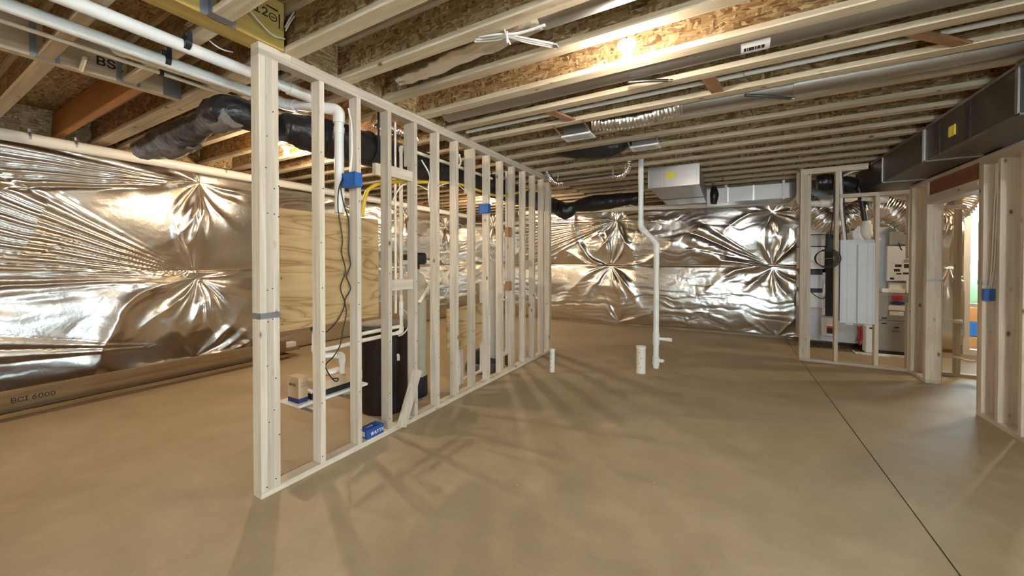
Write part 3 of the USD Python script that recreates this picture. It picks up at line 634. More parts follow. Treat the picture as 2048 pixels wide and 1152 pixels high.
# plywood panel on the back of the studs, with valves and water pipes
pl = pa(X=XB_ - .001)
P0_, P1_ = pl(559, 540), pl(757, 540)
zt_, zb_ = pl(559, 416)[2], pl(559, 664)[2]
pw = solo('plywood_panel', box(XB_ - .0185, P0_[1], zb_, XB_ - .0005, P1_[1], zt_), PLY, 'square knotty plywood panel fixed behind the first studs under the white drop pipe', 'plywood', False)
XP = XB_ - .10
pp = pa(X=XP)
def valve(parent, p, hm, axis=(0, 0, 1)):
    p = np.asarray(p, float)
    part(parent, 'valve_body', ring(p, axis, .022, .07, 14), GALV, 40)
    part(parent, 'valve_handle', cbox(p[0] + .02, p[1] - .045, p[2] - .012, p[0] + .035, p[1] + .03, p[2] + .022), hm, False)
wl1 = [pp(628, 640), pp(628, 704), pp(648, 700), pp(712, 688)]
z0 = float(wl1[1][2])
tG = pipe('water_pipe', [(XP, wl1[0][1], zb_ + .15), (XP, wl1[0][1], z0), (XP, wl1[3][1] + .02, z0), (XP, wl1[3][1] + .02, zb_ + .1)], .016, PVC, 'white water pipe in a U below the plywood panel with two valves', fit=(1, 2), bend=.03)
valve(tG, (XP, wl1[0][1], zb_ - .03), BLACK); valve(tG, (XP, wl1[3][1] + .02, zb_ - .02), REDV)
h1a, h1b = pp(722, 683), pp(803, 664)
zz = float(h1b[2]); topz = 2.52
up = pp(800, 600)
yv = float(h1b[1])
tH = pipe('water_pipe', [(XP, wl1[3][1] + .05, zz), (XP, yv, zz), (XP, yv, topz), (XP, float(at(894, 322, X=XP)[1]) + .9, topz)], .017, CPVC, 'cream water pipe rising beside the fourth stud to the black trunk and on along it', fit=(1, 2), bend=.03)
for y_ in (560, 610, 625): part(tH, 'tee_fitting', ring((XP, yv, float(pp(800, y_)[2])), (0, 0, 1), .022, .06, 14), PVC, 40)
tH2 = pipe('water_pipe', [(XP + .02, float(pp(720, 668)[1]), float(pp(770, 662)[2]) + .02), (XP + .02, float(pp(800, 660)[1]) - .03, float(pp(770, 662)[2]) + .02)], .016, CPVC, 'short cream water pipe just above the dark brine tank lid')
pipe('water_pipe', [(XP + .03, float(pp(786, 400)[1]), .98), (XP + .03, float(pp(786, 400)[1]), 2.74)], .011, CPVC, 'thin cream riser pipe close beside the fourth stud')
solo('drain_hose', tube(smoothpath([(XP, yv + .02, float(pp(805, 618)[2])), pp(818, 632), pp(816, 655), pp(806, 668), pp(797, 672)]), .007, 8), WHITE, 'thin white looped hose in front of the tan tank', 'hose', True)

# brine tank
cx_, cy_ = -2.95, 2.62
bt = thing('brine_tank', 'dark brown round brine tank standing behind the third and fourth studs', 'tank', (cx_, cy_, 0))
part(bt, 'body', lathe([(0, .0), (.215, .0), (.225, .02), (.22, .4), (.228, .78), (.228, .80), (0, .80)], (cx_, cy_, .001), 36), DARKTANK, 40)
part(bt, 'lid', lathe([(0, .80), (.238, .80), (.24, .815), (.235, .842), (.2, .852), (0, .855)], (cx_, cy_, .002), 36), plain('lid_grey', (.10, .095, .09), .4), 40)
oz = at(797, 708, X=cx_ + .2)
part(bt, 'overflow_elbow', tube(bends([(oz[0] - .02, oz[1] - .02, oz[2]), (oz[0] + .03, oz[1] - .03, oz[2]), (oz[0] + .03, oz[1] - .03, oz[2] - .05)], .02), .014, 12), WHITE, 40)
# resin tank
tcx, tcy = -2.95, 3.03
st = thing('softener_tank', 'tall tan fibreglass softener tank with a black valve head behind the partition', 'tank', (tcx, tcy, 0))
part(st, 'base', lathe([(0, 0), (.14, 0), (.142, .02), (.138, .20), (.13, .215), (0, .215)], (tcx, tcy, .001)), BLACK, 40)
part(st, 'shell', lathe([(.128, .20), (.131, .6), (.131, 1.15), (.125, 1.24), (.10, 1.31), (.055, 1.345), (.05, 1.37), (0, 1.37)], (tcx, tcy, 0)), TAN, 40)
part(st, 'valve_head', cat([cbox(tcx - .10, tcy - .13, 1.42, tcx + .10, tcy + .10, 1.545, .02), ring((tcx, tcy, 1.395), (0, 0, 1), .06, .06, 20)]), BLACK, 30)
part(st, 'bypass_fitting', cat([tube([(tcx + .08, tcy + .09, 1.44), (tcx + .1, tcy + .2, 1.44)], .026, 14), tube([(tcx + .08, tcy - .14, 1.44), (tcx + .1, tcy - .25, 1.44)], .024, 14)]), PAPER, 40)
# softener pipes
XQ = XB_ - .12
pq = pa(X=XQ)
a = pq(838, 606); b_ = pq(858, 576); c_ = pq(962, 564)
pipe('water_pipe', [a, b_, c_, (XQ, c_[1], float(pq(962, 742)[2])), (XQ, float(pq(925, 735)[1]), float(pq(962, 742)[2]))], .017, CPVC, 'cream pipe run from the tan tank along the studs then down past the small plywood', fit=(1, 2, 3), bend=.03)
b2_, c2_ = pq(866, 598), pq(950, 586)
pipe('water_pipe', [b2_, c2_], .017, CPVC, 'lower of two cream pipes running level behind the middle studs')
# small plywood
ps = pa(X=XB_ - .02)
q0, q1 = ps(892, 650), ps(968, 650)
solo('plywood_panel', box(XB_ - .019, q0[1], ps(892, 706)[2], XB_ - .0005, q1[1], ps(892, 618)[2]), PLY, 'small low plywood offcut panel behind the middle studs', 'plywood', False)
# sump pit and grey vent pipe
sp_ = at(960, 745, Z=0)
sc = (XB_ - .30, float(sp_[1]) + .15, 0)
su = thing('sump_pit', 'dark sump basin rim on the floor with a black pump behind the studs', 'sump', sc)
part(su, 'basin', lathe([(.2, .001), (.235, .001), (.24, .03), (.225, .10), (.2, .10), (.195, .04), (0, .03)], (sc[0], sc[1], 0)), plain('basin_grey', (.09, .09, .10), .5), 40)
part(su, 'pump', cat([lathe([(0, .1), (.085, .1), (.09, .2), (.07, .27), (.03, .29), (0, .29)], (sc[0], sc[1] - .06, 0)), ring((sc[0] + .05, sc[1] - .02, .33), (0, 0, 1), .02, .12)]), BLACK, 40)
q = at(924, 745, X=XB_ - .15)
solo('upright_board', cbox(XB_ - .17, q[1] - .04, .0, XB_ - .15, q[1] + .03, float(at(924, 694, X=XB_ - .15)[2])), WHITE, 'narrow white board standing upright on the floor behind the studs', 'board', False)
q = at(988, 640, X=XB_ - .35)
pipe('vent_pipe', [(XB_ - .35, q[1], .001), (XB_ - .35, q[1], 1.45)], .085, TANKGREY, 'thick pale grey upright pipe between two far studs', sides=24)
q = at(1013.5, 640, X=XB_ - .12)
pipe('water_pipe', [(XB_ - .12, q[1], 2.7), (XB_ - .12, q[1], float(at(1013, 706, X=XB_ - .12)[2])), (XB_ - .12, q[1] - .09, float(at(1013, 706, X=XB_ - .12)[2]))], .022, PVC, 'white upright pipe with an elbow foot near the far end of the partition', fit=(1,), bend=.03)
q = at(1022, 640, X=XB_ - .05)
solo('dark_post', box(XB_ - .15, q[1], .0, XB_ - .075, q[1] + .1, ZJ), wood('dark_post_wood', 2, (.10, .06, .035), (.15, .09, .05), False), 'dark brown timber post behind the white upright pipe', 'post', False)

# yellow gas line, cables and blue boxes
XG = XB_ - .05
pg = pa(X=XG)
gp = [(724, 432), (732, 388), (744, 374), (760, 368), (800, 363), (840, 364), (890, 365), (920, 369), (960, 382), (986, 390), (1012, 391), (1040, 384), (1070, 376)]
gpts = [pg(*p) for p in gp] + [(XG - .05, float(pg(1070, 376)[1]) + .6, float(pg(1070, 376)[2]) + .1)]
solo('gas_line', tube(smoothpath(gpts, 6), .0155, 12), YELLOW, 'yellow flexible gas line arching behind the partition studs', 'gas line', True)
def wire(name, pts, r, m, label, cat_='cable', group=None):
    return solo(name, tube(smoothpath(pts, 6), r, 7), m, label, cat_, True, group)
YS = ystuds[1]
bx0, bx1 = at(686, 360, Y=YS - .06)[0], at(712, 360, Y=YS - .06)[0]
bz0, bz1 = at(698, 374, Y=YS - .06)[2], at(698, 346, Y=YS - .06)[2]
def bluebox(x0, x1, y0, y1, z0, z1, label, m=BLUE):
    t = thing('outlet_box', label, 'electrical box', ((x0 + x1) / 2, (y0 + y1) / 2, z0))
    part(t, 'box', cbox(x0, y0, z0, x1, y1, z1, .004), m, False)
    part(t, 'rim', cat([box(x0 - .003, y0 - .004, z0 - .003, x1 + .003, y0 - .0005, z0 + .006), box(x0 - .003, y0 - .004, z1 - .006, x1 + .003, y0 - .0005, z1 + .003), box(x0 - .003, y0 - .004, z0 + .006, x0 + .005, y0 - .0005, z1 - .006), box(x1 - .005, y0 - .004, z0 + .006, x1 + .003, y0 - .0005, z1 - .006)]), m, False)
    return t
bluebox(bx0, bx1, YS - .065, YS - .0006, bz0, bz1, 'blue plastic outlet box high on the third stud with black cords below')
YS7 = ystuds[7]
b = [at(958, 417, Y=YS7 - .06)[0], at(976, 417, Y=YS7 - .06)[0], at(967, 426, Y=YS7 - .06)[2], at(967, 408, Y=YS7 - .06)[2]]
bluebox(b[0], b[1], YS7 - .065, YS7 - .0006, b[2], b[3], 'blue plastic outlet box beside the small distant bulb')
pw_ = pa(Y=YS - .012)
w0 = [pw_(697, 217), pw_(700, 232), pw_(703, 250), pw_(704, 300), pw_(702, 330), pw_(700, 347)]
wire('white_cable', w0, .0075, WIREW, 'white cable dropping down the third stud into the blue outlet box')
pk = pa(X=XW - .07)
s1 = [(686, 357), (679, 372), (676, 395), (677, 425), (682, 455), (685, 482), (683, 505), (691, 541), (681, 575), (689, 602), (686, 620), (674, 642), (655, 662), (640, 668)]
s2 = [(684, 362), (682, 378), (688, 410), (697, 440), (698, 475), (697, 500), (701, 530), (693, 553), (701, 577), (690, 600), (693, 625), (686, 658), (680, 690), (668, 712)]
wire('power_cord', [pk(*p) for p in s1], .0045, BLACK, 'black cord hanging from the blue box that curves away to the left valve')
TX = -2.66                                           # front edge of the low white shelf
wire('power_cord', [pk(*p) for p in s2] + [at(653, 727, X=XW - .11), at(652, 737, X=TX + .04), at(664, 757, X=TX - .028), at(673, 763, X=TX - .027), at(676, 757, X=TX - .027), at(664, 757, X=TX - .026)], .0045, BLACK, 'long black cord twisting down to the carton on the white board')
# white wires along the partition
pz = pa(X=XB_ - .02)
wire('white_cable', [pz(843, 320), pz(859, 350), pz(857, 375), pz(858, 400), pz(862, 425)], .008, WIREW, 'white cable bowing out beside the sixth stud')
wire('white_cable', [pz(786, 400), pz(800, 375), pz(816, 367), pz(840, 372), pz(858, 380), pz(880, 371), pz(900, 366), pz(915, 370), pz(935, 385)], .006, WIREW, 'white cable looping behind the studs just under the yellow gas line')
wire('white_cable', [pz(965, 322), pz(967, 340), pz(969, 360), pz(970, 385), pz(968, 409)], .006, WIREW, 'white cable running down a far stud to the second blue box')
wire('white_cable', [pz(918, 308), pz(921, 325), pz(917, 332)], .012, WIREW, 'short bundled loop of white cable under the top plate')

# white shelf board with cartons, carried by two bars from the back of the studs
f0, f1 = at(598, 818, X=TX), at(736, 770, X=TX)
ty0, ty1 = float(f0[1]), float(f1[1]); zsh = float(f0[2] + f1[2]) / 2
bd = thing('shelf_board', 'low white shelf board behind the second and third studs carrying the cartons', 'shelf', (TX - .12, (ty0 + ty1) / 2, zsh))
part(bd, 'board', cbox(TX - .24, ty0, zsh, TX, ty1, zsh + .02, .003), WHITE, False)
for y in (ystuds[0], ystuds[1]): part(bd, 'support_bar', box(TX - .2, y + .006, zsh - .025, XB_ - .0005, y + .03, zsh - .0005), STEEL, False)
zb0 = zsh + .0205
cb = pa(X=TX - .045)
y0c, y1c = float(cb(597, 805)[1]), float(cb(616, 800)[1])
zc = float(cb(597, 757)[2])
cbx = thing('carton', 'small upright cardboard carton with a dark blue base band on the white board', 'box', (TX - .11, (y0c + y1c) / 2, zb0))
part(cbx, 'carton', box(TX - .175, y0c, zb0 + .033, TX - .045, y1c, zc), CARD, False)
bl_ = part(cbx, 'blue_band', box(TX - .176, y0c - .001, zb0, TX - .044, y1c + .001, zb0 + .0329), NAVY, False, 'dark blue printed band')
text_on(cbx, 'ARCTIC', .017, (TX - .165, y0c - .001, zc - .065), (1, 0, 0), (0, 0, 1), INK)
text_on(cbx, '12 24', .013, (TX - .0445, y0c + .02, zc - .05), (0, 1, 0), (0, 0, 1), GREYINK); text_on(cbx, 'LOT 8', .013, (TX - .0445, y0c + .02, zc - .072), (0, 1, 0), (0, 0, 1), GREYINK)
y2c, y3c = y1c + .02, float(cb(722, 775)[1])
cl = thing('carton', 'long low tan carton with a black lower half on the white board', 'box', (TX - .12, (y2c + y3c) / 2, zb0))
part(cl, 'black_base', box(TX - .21, y2c, zb0, TX - .035, y3c, zb0 + .045), BLACK, False, 'black lower half')
part(cl, 'flap', box(TX - .212, y2c + .05, zb0 + .0455, TX - .032, y3c + .002, zb0 + .112), CARD, False, 'tan cardboard top')
part(cl, 'end_lining', box(TX - .205, y2c + .001, zb0 + .0455, TX - .04, y2c + .049, zb0 + .06), PAPER, False, 'white lining at the end')
pk_ = at(672, 745, X=TX - .15)
solo('white_packet', cbox(TX - .2, pk_[1] - .08, zb0 + .1125, TX - .13, pk_[1] + .05, zb0 + .145, .008), PAPER, 'white packet lying on top of the long low carton', 'packet', False)
e0 = at(640, 712, X=TX - .09); e1 = at(684, 710, X=TX - .09)
pipe('drain_elbow', [(TX - .09, e0[1] + .02, e0[2]), (TX - .09, e1[1], e1[2]), (TX - .09, e1[1], zb0 + .114)], .021, PVC, 'white elbow pipe standing on the long carton', fit=(1,), bend=.04)

# blue carton and leaning offcut on the bottom plate
v0 = at(732, 880, Z=.039); v1 = at(766, 862, Z=.039)
XBX = XW - .005
y5, y6 = float(at(735, 872, X=XBX)[1]), float(at(768, 862, X=XBX)[1])
bb = thing('blue_carton', 'small blue carton with white lettering lying on the bottom plate', 'box', (XBX - .05, (y5 + y6) / 2, .0385))
hb = .075
part(bb, 'carton', cbox(XBX - .10, y5, .0385, XBX, y6, .0385 + hb, .003), BLUEBOX, False)
text_on(bb, 'WATTS', .026, (XBX + .0002, y5 + .03, .0385 + .02), (0, 1, 0), (0, 0, 1), PAPER)
text_on(bb, 'WATTS', .012, (XBX - .045, y5 + .03, .0385 + hb + .0002), (0, 1, 0), (-1, 0, 0), PAPER)
part(bb, 'end_print', box(XBX - .07, y5 - .0012, .0385 + .015, XBX - .03, y5 - .0001, .0385 + .055), PAPER, False, 'white printed patch')
l0, l1 = at(798, 846, X=XW - .01), at(822, 740, X=XW - .06)
solo('lumber_offcut', beam((XW + .0195, float(l0[1]), .02), (XW + .0195, float(l1[1]), float(at(822, 742, X=XW)[2])), .085, .038, (1, 0, 0)), WZ, 'short pale lumber offcut leaning against the fifth stud', 'offcut', False)

# stacked long boards at the foil wall
bxf = float(at(0, 848, Z=0)[0]); yN, yFr = YB + .5, float(at(588, 690, Z=.2)[1])
zt1 = float(at(0, 787, X=bxf)[2])
lay = [(.0, .0, .03, DARKWOOD, 'dark bottom board of the long stack along the left foil wall'), (.012, .034, .072, BROWN_Y, 'second board up in the long stack along the left foil wall'),
       (-.03, .0765, .105, DARKWOOD, 'dark recessed third board in the stack along the left foil wall'), (.0, .11, .138, BROWN_Y, 'fourth board up in the stack along the left foil wall')]
for dx, za, zb, m_, lab in lay:
    solo('long_board', box(bxf - .30, yN, za + .0005, bxf - .0 + dx - .02, yFr + rng.uniform(-.15, .15), zb), m_, lab, 'board', False)
tb = thing('long_board', 'stamped brown board standing on edge on top of the stack at the left foil wall', 'board', (bxf - .05, 0, .139))
part(tb, 'board', box(bxf - .075, yN, .1385, bxf - .0, yFr - .1, zt1), BROWN_Y, False)
sy = float(at(20, 812, X=bxf)[1])
text_on(tb, 'BCI 6000', .042, (bxf + .0003, sy, .165), (0, 1, 0), (0, 0, 1), INK)
q = at(510, 690, X=bxf - .1)
pc = at(563, 690, X=bxf - .12)
solo('trim_bundle', cbox(bxf - .22, pc[1] - .15, .1392, bxf - .12, pc[1] + .22, .215), PAPER, 'pale wrapped bundle lying at the far end of the board stack', 'bundle', False)
solo('trim_bundle', lumpy([(bxf - .2, pc[1] - .2, .245), (bxf - .19, pc[1] + .1, .245)], [.028, .028], amp=.01), GREYF, 'grey roll lying on the pale bundle by the foil wall', 'roll', True)
# stamps on the girder
gx = XW + .0125
gy = float(at(505, 45, X=gx)[1])
text_on(gd, 'M12', .05, (gx, gy - .06, ZJ + .165), (0, 1, 0), (0, 0, 1), INK)
gy2 = float(at(546, 45, X=gx)[1])
rg = tube(np.array([(gx + .0008, gy2 + .022 * math.cos(t), ZJ + .18 + .022 * math.sin(t)) for t in np.linspace(0, 2 * math.pi, 22)]), .003, 5, False)
part(gd, 'stamp', cat([rg, box(gx, gy2 - .012, ZJ + .177, gx + .001, gy2 + .012, ZJ + .183), box(gx, gy2 - .04, ZJ + .23, gx + .001, gy2 + .03, ZJ + .238), box(gx, gy2 + .034, ZJ + .13, gx + .001, gy2 + .042, ZJ + .22)]), INK, False)

# ================================================================ MAIN ROOM CEILING SERVICES
bay = lambda i: (JY0 + SP * i + .089 + JY0 + SP * (i + 1)) / 2
def galv_run(y, z, r, x0, x1, label, m=GALV):
    t = thing('round_duct', label, 'duct', (x0, y, z - r))
    part(t, 'pipe', tube([(x0, y, z), (x1, y, z)], r, 28), m, 40)
    xs = np.arange(x0 + .9, x1, 1.5)
    for x in xs: part(t, 'joint_collar', ring((x, y, z), (1, 0, 0), r + .003, .02, 28), m, 40)
    return t
xr_ = XR - .4
rd1 = galv_run(bay(1), ZJ + .13, .085, -.95, xr_, 'grey round duct in the second joist bay above the white cable bundle', GALVD)
part(rd1, 'flex_sleeve', lumpy([(XW + .3, bay(1) + .03, ZJ + .05), (-1.7, bay(1) + .02, ZJ + .06), (-.96, bay(1), ZJ + .12)], [.055, .065, .082], amp=.035, freq=14, seed=6, n=12), SILVER, True, 'crinkled silver flex sleeve')
rd2 = galv_run(bay(3), ZJ + .108, .1, XW + .12, xr_, 'grey round duct with a white barcode label in the bay beyond the bulb', GALVD)
lx0, lx1 = at(1481, 92, Y=bay(3) - .05, )[0], at(1541, 78, Y=bay(3) - .05)[0]
ang = np.linspace(-2.3, -.9, 9); y_, z_, r_ = bay(3), ZJ + .108, .1012
V = np.array([[x, y_ + r_ * math.cos(t), z_ + r_ * math.sin(t)] for t in ang for x in (lx0, lx1)]); F = []
for k in range(8): F += [[2 * k, 2 * k + 1, 2 * k + 3], [2 * k, 2 * k + 3, 2 * k + 2]]
pl_ = part(rd2, 'paper_label', trimesh.Trimesh(V, F, process=False), PAPER, False, 'white paper label with a barcode')
bars = []
for k in range(26):
    if rng.random() < .72:
        x = lx0 + (lx1 - lx0) * (.12 + .7 * k / 26); t0 = -1.95
        P = [np.array([xx, y_ + (r_ + .001) * math.cos(t), z_ + (r_ + .001) * math.sin(t)]) for t in (t0, t0 + .28) for xx in (x, x + .0045)]
        bars.append(trimesh.Trimesh(np.array(P), [[0, 1, 3], [0, 3, 2]], process=False))
part(pl_, 'barcode', cat(bars), INK, False, kind='stuff')
rd3 = galv_run(bay(5), ZJ + .05, .08, float(at(1585, 185, Y=bay(5))[0]), xr_, 'shiny round duct at the right that leads to the silver flex and white register boot', GALV)
fl0, fl1 = at(1186, 258, Y=bay(5)), at(1365, 215, Y=bay(5))
part(rd3, 'flex_sleeve', corrugated(smoothpath([(fl0[0], bay(5), ZJ + .04), ((fl0[0] + fl1[0]) / 2, bay(5) + .02, ZJ + .015), (fl1[0], bay(5), ZJ + .05)], 10), .085, .034, .02, 20, .02), SILVER, True, 'crinkled silver flex')
part(rd3, 'pipe', tube([(fl1[0] - .02, bay(5), ZJ + .05), (float(at(1585, 185, Y=bay(5))[0]) + .01, bay(5), ZJ + .05)], .07, 24), GALVD, 40)
# white conduit with three brown boards under it
cy, cz = bay(4), ZJ + .04
cd = thing('conduit', 'long thin white conduit crossing the ceiling in the bay behind the bulb', 'conduit', (0, cy, cz - .02))
xs = [float(at(933, 273, Y=cy)[0]), .1, 1.1, XR]
for a_, b__ in zip(xs, xs[1:]): part(cd, 'pipe', tube([(a_, cy, cz), (b__ - .004, cy, cz)], .0165, 14), CONDW, 40)
for (x, y, lab, dx) in ((1128, 238, 'brown board nailed across the joists nearest the partition, under the white conduit', .05), (1425, 170, 'brown board between joists right of the bulb, under the white conduit', .03), (1885, 66, 'brown diagonal board between joists near the big metal duct', .16)):
    q = at(x, y, Z=ZJ + .015)
    ya_, yb2 = JY0 + SP * 4 + .0895, JY0 + SP * 5 - .0005
    solo('brace_board', quadbox([(q[0] - .04 - dx, ya_, ZJ + .002), (q[0] + .045 - dx, ya_, ZJ + .002), (q[0] + .045 + dx, yb2, ZJ + .002), (q[0] - .04 + dx, yb2, ZJ + .002)], (0, 0, 1), .018), REDW, lab, 'board', False)
# register boots
for (c4, i, lab, dark) in (((1125, 278, 1189, 273), 5, 'white register boot held by straps at the end of the silver flex duct', 1), ((1262, 300, 1320, 293), 6, 'white register boot under the joists left of the sheet-metal box duct', 0)):
    z = ZJ - .055; yy = JY0 + SP * (i + (1 if dark else 1))
    q0, q1 = at(c4[0], c4[1], Z=z), at(c4[2], c4[3], Z=z)
    yc = float((q0[1] + q1[1]) / 2)
    t = thing('register_boot', lab, 'register', ((q0[0] + q1[0]) / 2, yc, z))
    gf_ = part(t, 'grille_frame', cbox(q0[0], yc - .09, z, q1[0], yc + .09, z + .018, .004), PAPER, False)
    for k in range(5): part(gf_, 'slot', box(q0[0] + .04, yc - .06 + .024 * k, z - .001, q1[0] - .04, yc - .052 + .024 * k, z + .0005), GREYINK, False)
    part(t, 'collar', box(q0[0] + .02, yc - .065, z + .0185, q1[0] - .02, yc + .065, ZJ + .08), GALVD, False)
    for x in (q0[0] + .005, q1[0] - .005):
        yj = JY0 + SP * math.floor((yc - .09 - JY0) / SP) + .04
        part(t, 'metal_strap', cat([beam((x, yc - .08, z + .016), (x, yj, ZJ - .004), .022, .003), box(x - .012, yj - .03, ZJ - .004, x + .012, yj + .01, ZJ - .0005)]), GALV, False)
# sagging black bag duct
q0, q1 = at(1140, 300, Y=bay(7)), at(1300, 295, Y=bay(7))
solo('flex_duct', lumpy([(q0[0] - .2, bay(7), ZJ + .13), (q0[0] + .1, bay(7), ZJ + .05), ((q0[0] + q1[0]) / 2, bay(7) - .01, ZJ + .015), (q1[0] - .36, bay(7), ZJ + .05), (q1[0] - .22, bay(7), ZJ + .1)], [.1, .12, .125, .12, .1], amp=.02, n=12, seed=21), BAG, 'black bag duct sagging from the joists beside the second register boot', 'duct', True)
# exhaust pipe with silver elbows
YEX = 5.35; pe = pa(Y=YEX)
ex = thing('exhaust_duct', 'small metal exhaust pipe with crinkled silver elbows hung under the far joists', 'duct', (pe(1180, 360)[0], YEX, 2.5))
part(ex, 'pipe', tube([pe(1128, 366), pe(1228, 353)], .043, 20), GALV, 40)
part(ex, 'elbow', corrugated(smoothpath([pe(1129, 366), pe(1115, 367), pe(1102, 358), pe(1093, 343), pe(1089, 325)], 8), .047, .03, .012, 18, .012), SILVER, True)
part(ex, 'elbow', corrugated(smoothpath([pe(1227, 353), pe(1242, 351), pe(1253, 342), pe(1257, 330), pe(1257, 316)], 8), .047, .03, .012, 18, .012), SILVER, True)
q = pe(1228, 354); part(ex, 'hanger_band', cat([ring(q, (1, 0, -.05), .05, .03, 20), box(q[0] - .012, YEX - .05, q[2], q[0] + .012, YEX - .047, ZJ)]), STEEL, 40)
q = pe(1118, 350); part(ex, 'hanger_wire', tube([pe(1113, 366), (q[0], YEX, ZJ)], .003, 6), STEEL, False)
# cable bundle under the joists
pc_ = pa(Z=ZJ - .025)
cbn = thing('cable_bundle', 'bundle of white cables zip-tied under a joist left of the bulb', 'cable', tuple(pc_(1010, 72)))
for k in range(7):
    o = np.array([0, (k - 3) * .009, .004 * (k % 3)])
    pts = [at(968 - 4 * k, 79, Z=ZJ - .01) + o, pc_(990, 75) + o, pc_(1012, 71) + o * .5, pc_(1045, 79) + o, pc_(1080, 86) + o, pc_(1108, 91) + o]
    part(cbn, 'cable', tube(smoothpath(pts, 5), .0062, 7), WIREW, True)
part(cbn, 'zip_tie', cat([tube([pc_(1009, 60), pc_(1012, 72), pc_(1020, 88)], .006, 6), ring(pc_(1014, 74), RGT, .03, .012, 12)]), PAPER, True)
part(cbn, 'cable_end', cat([ring(pc_(1111, 91) + np.array([.0, (k - 1) * .016, 0]), RGT, .008, .03, 8) for k in range(3)]), GALVD, 40, 'grey connector ends')
wire('white_cable', [pc_(1016, 69), pc_(1035, 67), pc_(1062, 60), pc_(1090, 50)], .008, WIREW, 'white cable leaving the zip-tied bundle up into the joist bay')
for (a, b, lab) in (((1255, 165), (1342, 161), 'dark cable stub with a bright end just below the bulb'), ((1490, 190), (1585, 197), 'dark cable stub with a bright end under the shiny round duct')):
    t = thing('cable_stub', lab, 'cable', tuple(pc_(*a)))
    part(t, 'cable', tube(smoothpath([at(a[0], a[1], Z=ZJ - .018), pc_((a[0] + b[0]) / 2 - 5, (a[1] + b[1]) / 2 - 1), pc_(b[0] - 6, b[1])], 6), .011, 10), DDUCT, True)
    part(t, 'bright_end', ring(pc_(*b), RGT, .010, .025, 10), GALV, 40)
# white cables at the girder
pgd = pa(X=XW + .05)
for pts, lab in (([pgd(600, -10), pgd(590, 20), pgd(578, 40), pgd(570, 55)], 'white cable at the end of the yellow girder, nearer the joist web'), ([pgd(608, -6), pgd(594, 26), pgd(583, 40), pgd(571, 62)], 'white cable at the end of the yellow girder, hanging slightly lower'), ([pgd(500, 22), pgd(520, 45), pgd(545, 70), pgd(570, 78)], 'white cable draped across the stamped face of the yellow girder')):
    wire('white_cable', pts, .0045, WIREW, lab)
pgl = pa(Z=ZJ - .004)
wire('white_cable', [at(415, 78, Z=ZJ + .02), pgl(432, 92), pgl(448, 100), at(465, 104, Z=ZJ + .02)], .0045, WIREW, 'white cable looping under the joists beside the girder')

# big rectangular trunk along the right wall
DXL, DXR, DZB, DZT = 1.687, 2.30, 2.445, 2.765
md = thing('rectangular_duct', 'long dark sheet-metal trunk duct along the top of the right wall', 'duct', ((DXL + DXR) / 2, 3, DZB))
part(md, 'duct_body', box(DXL, YB + .4, DZB, DXR, 7.6, DZT), DDUCT, False)
for (x, w) in ((1766, .03), (1850, .03), (2036, .03)):
    y = float(at(x, 290, X=DXL)[1]); part(md, 'seam', cat([box(DXL - .012, y - w / 2, DZB - .012, DXL - .0005, y + w / 2, DZT), box(DXL - .012, y - w / 2, DZB - .012, DXR, y + w / 2, DZB - .0005)]), GALVD, False)
ya1, ya2 = float(at(1878, 280, X=DXL)[1]), float(at(1935, 250, X=DXL)[1])
for ya_, yb2 in ((ya1 - .03, ya1 + .06), (ya2 - .05, ya2 + .03)): part(md, 'dark_wrap', box(DXL - .006, ya_, DZB - .004, DXL - .0005, yb2, DZT), BAG, False, 'black tape band')
yst = float(at(1905, 262, X=DXL)[1]); zst = float(at(1905, 262, X=DXL)[2])
part(md, 'sticker', box(DXL - .0075, yst - .055, zst - .045, DXL - .0005, yst + .05, zst + .045), STICK, False, 'yellow sticker')
part(md, 'angle_flange', box(DXL - .02, YB + .4, DZT - .02, DXL - .0005, 6.8, DZT), GALVD, False)
for x in (2040, 1850):
    y = float(at(x, 200, X=DXL)[1]); part(md, 'hanging_strap', box(DXL - .016, y - .012, DZB - .01, DXL - .0125, y + .012, ZJ), GALV, False)
# box trunk in the middle
fzb, fyb = 2.50, 5.70
bX0, bX1 = float(at(1297, 357, Y=fyb)[0]), float(at(1398, 345, Y=fyb)[0])
bxd = thing('box_duct', 'bright sheet-metal box duct end with a yellow sticker under the far joists', 'duct', ((bX0 + bX1) / 2, fyb, fzb))
part(bxd, 'duct_body', box(bX0, fyb, fzb, bX1, 7.62, ZJ - .004), GALV, False)
part(bxd, 'end_cap', cat([box(bX0 - .008, fyb - .012, fzb - .008, bX1 + .008, fyb - .0005, fzb + .006), box(bX0 - .008, fyb - .012, fzb + .006, bX0 + .006, fyb - .0005, ZJ - .01), box(bX1 - .006, fyb - .012, fzb + .006, bX1 + .008, fyb - .0005, ZJ - .01), box(bX0 + .175, fyb - .006, fzb + .006, bX0 + .182, fyb - .0005, ZJ - .02)]), GALV, False)
part(bxd, 'sticker', box(float(at(1331, 350, Y=fyb)[0]), fyb - .004, float(at(1340, 357, Y=fyb)[2]), float(at(1350, 350, Y=fyb)[0]), fyb - .0005, float(at(1340, 344, Y=fyb)[2])), STICK, False, 'yellow sticker')
part(bxd, 'seam', box(bX0 - .006, 6.9, fzb - .008, bX1 + .006, 6.93, fzb - .0005), DDUCT, False)
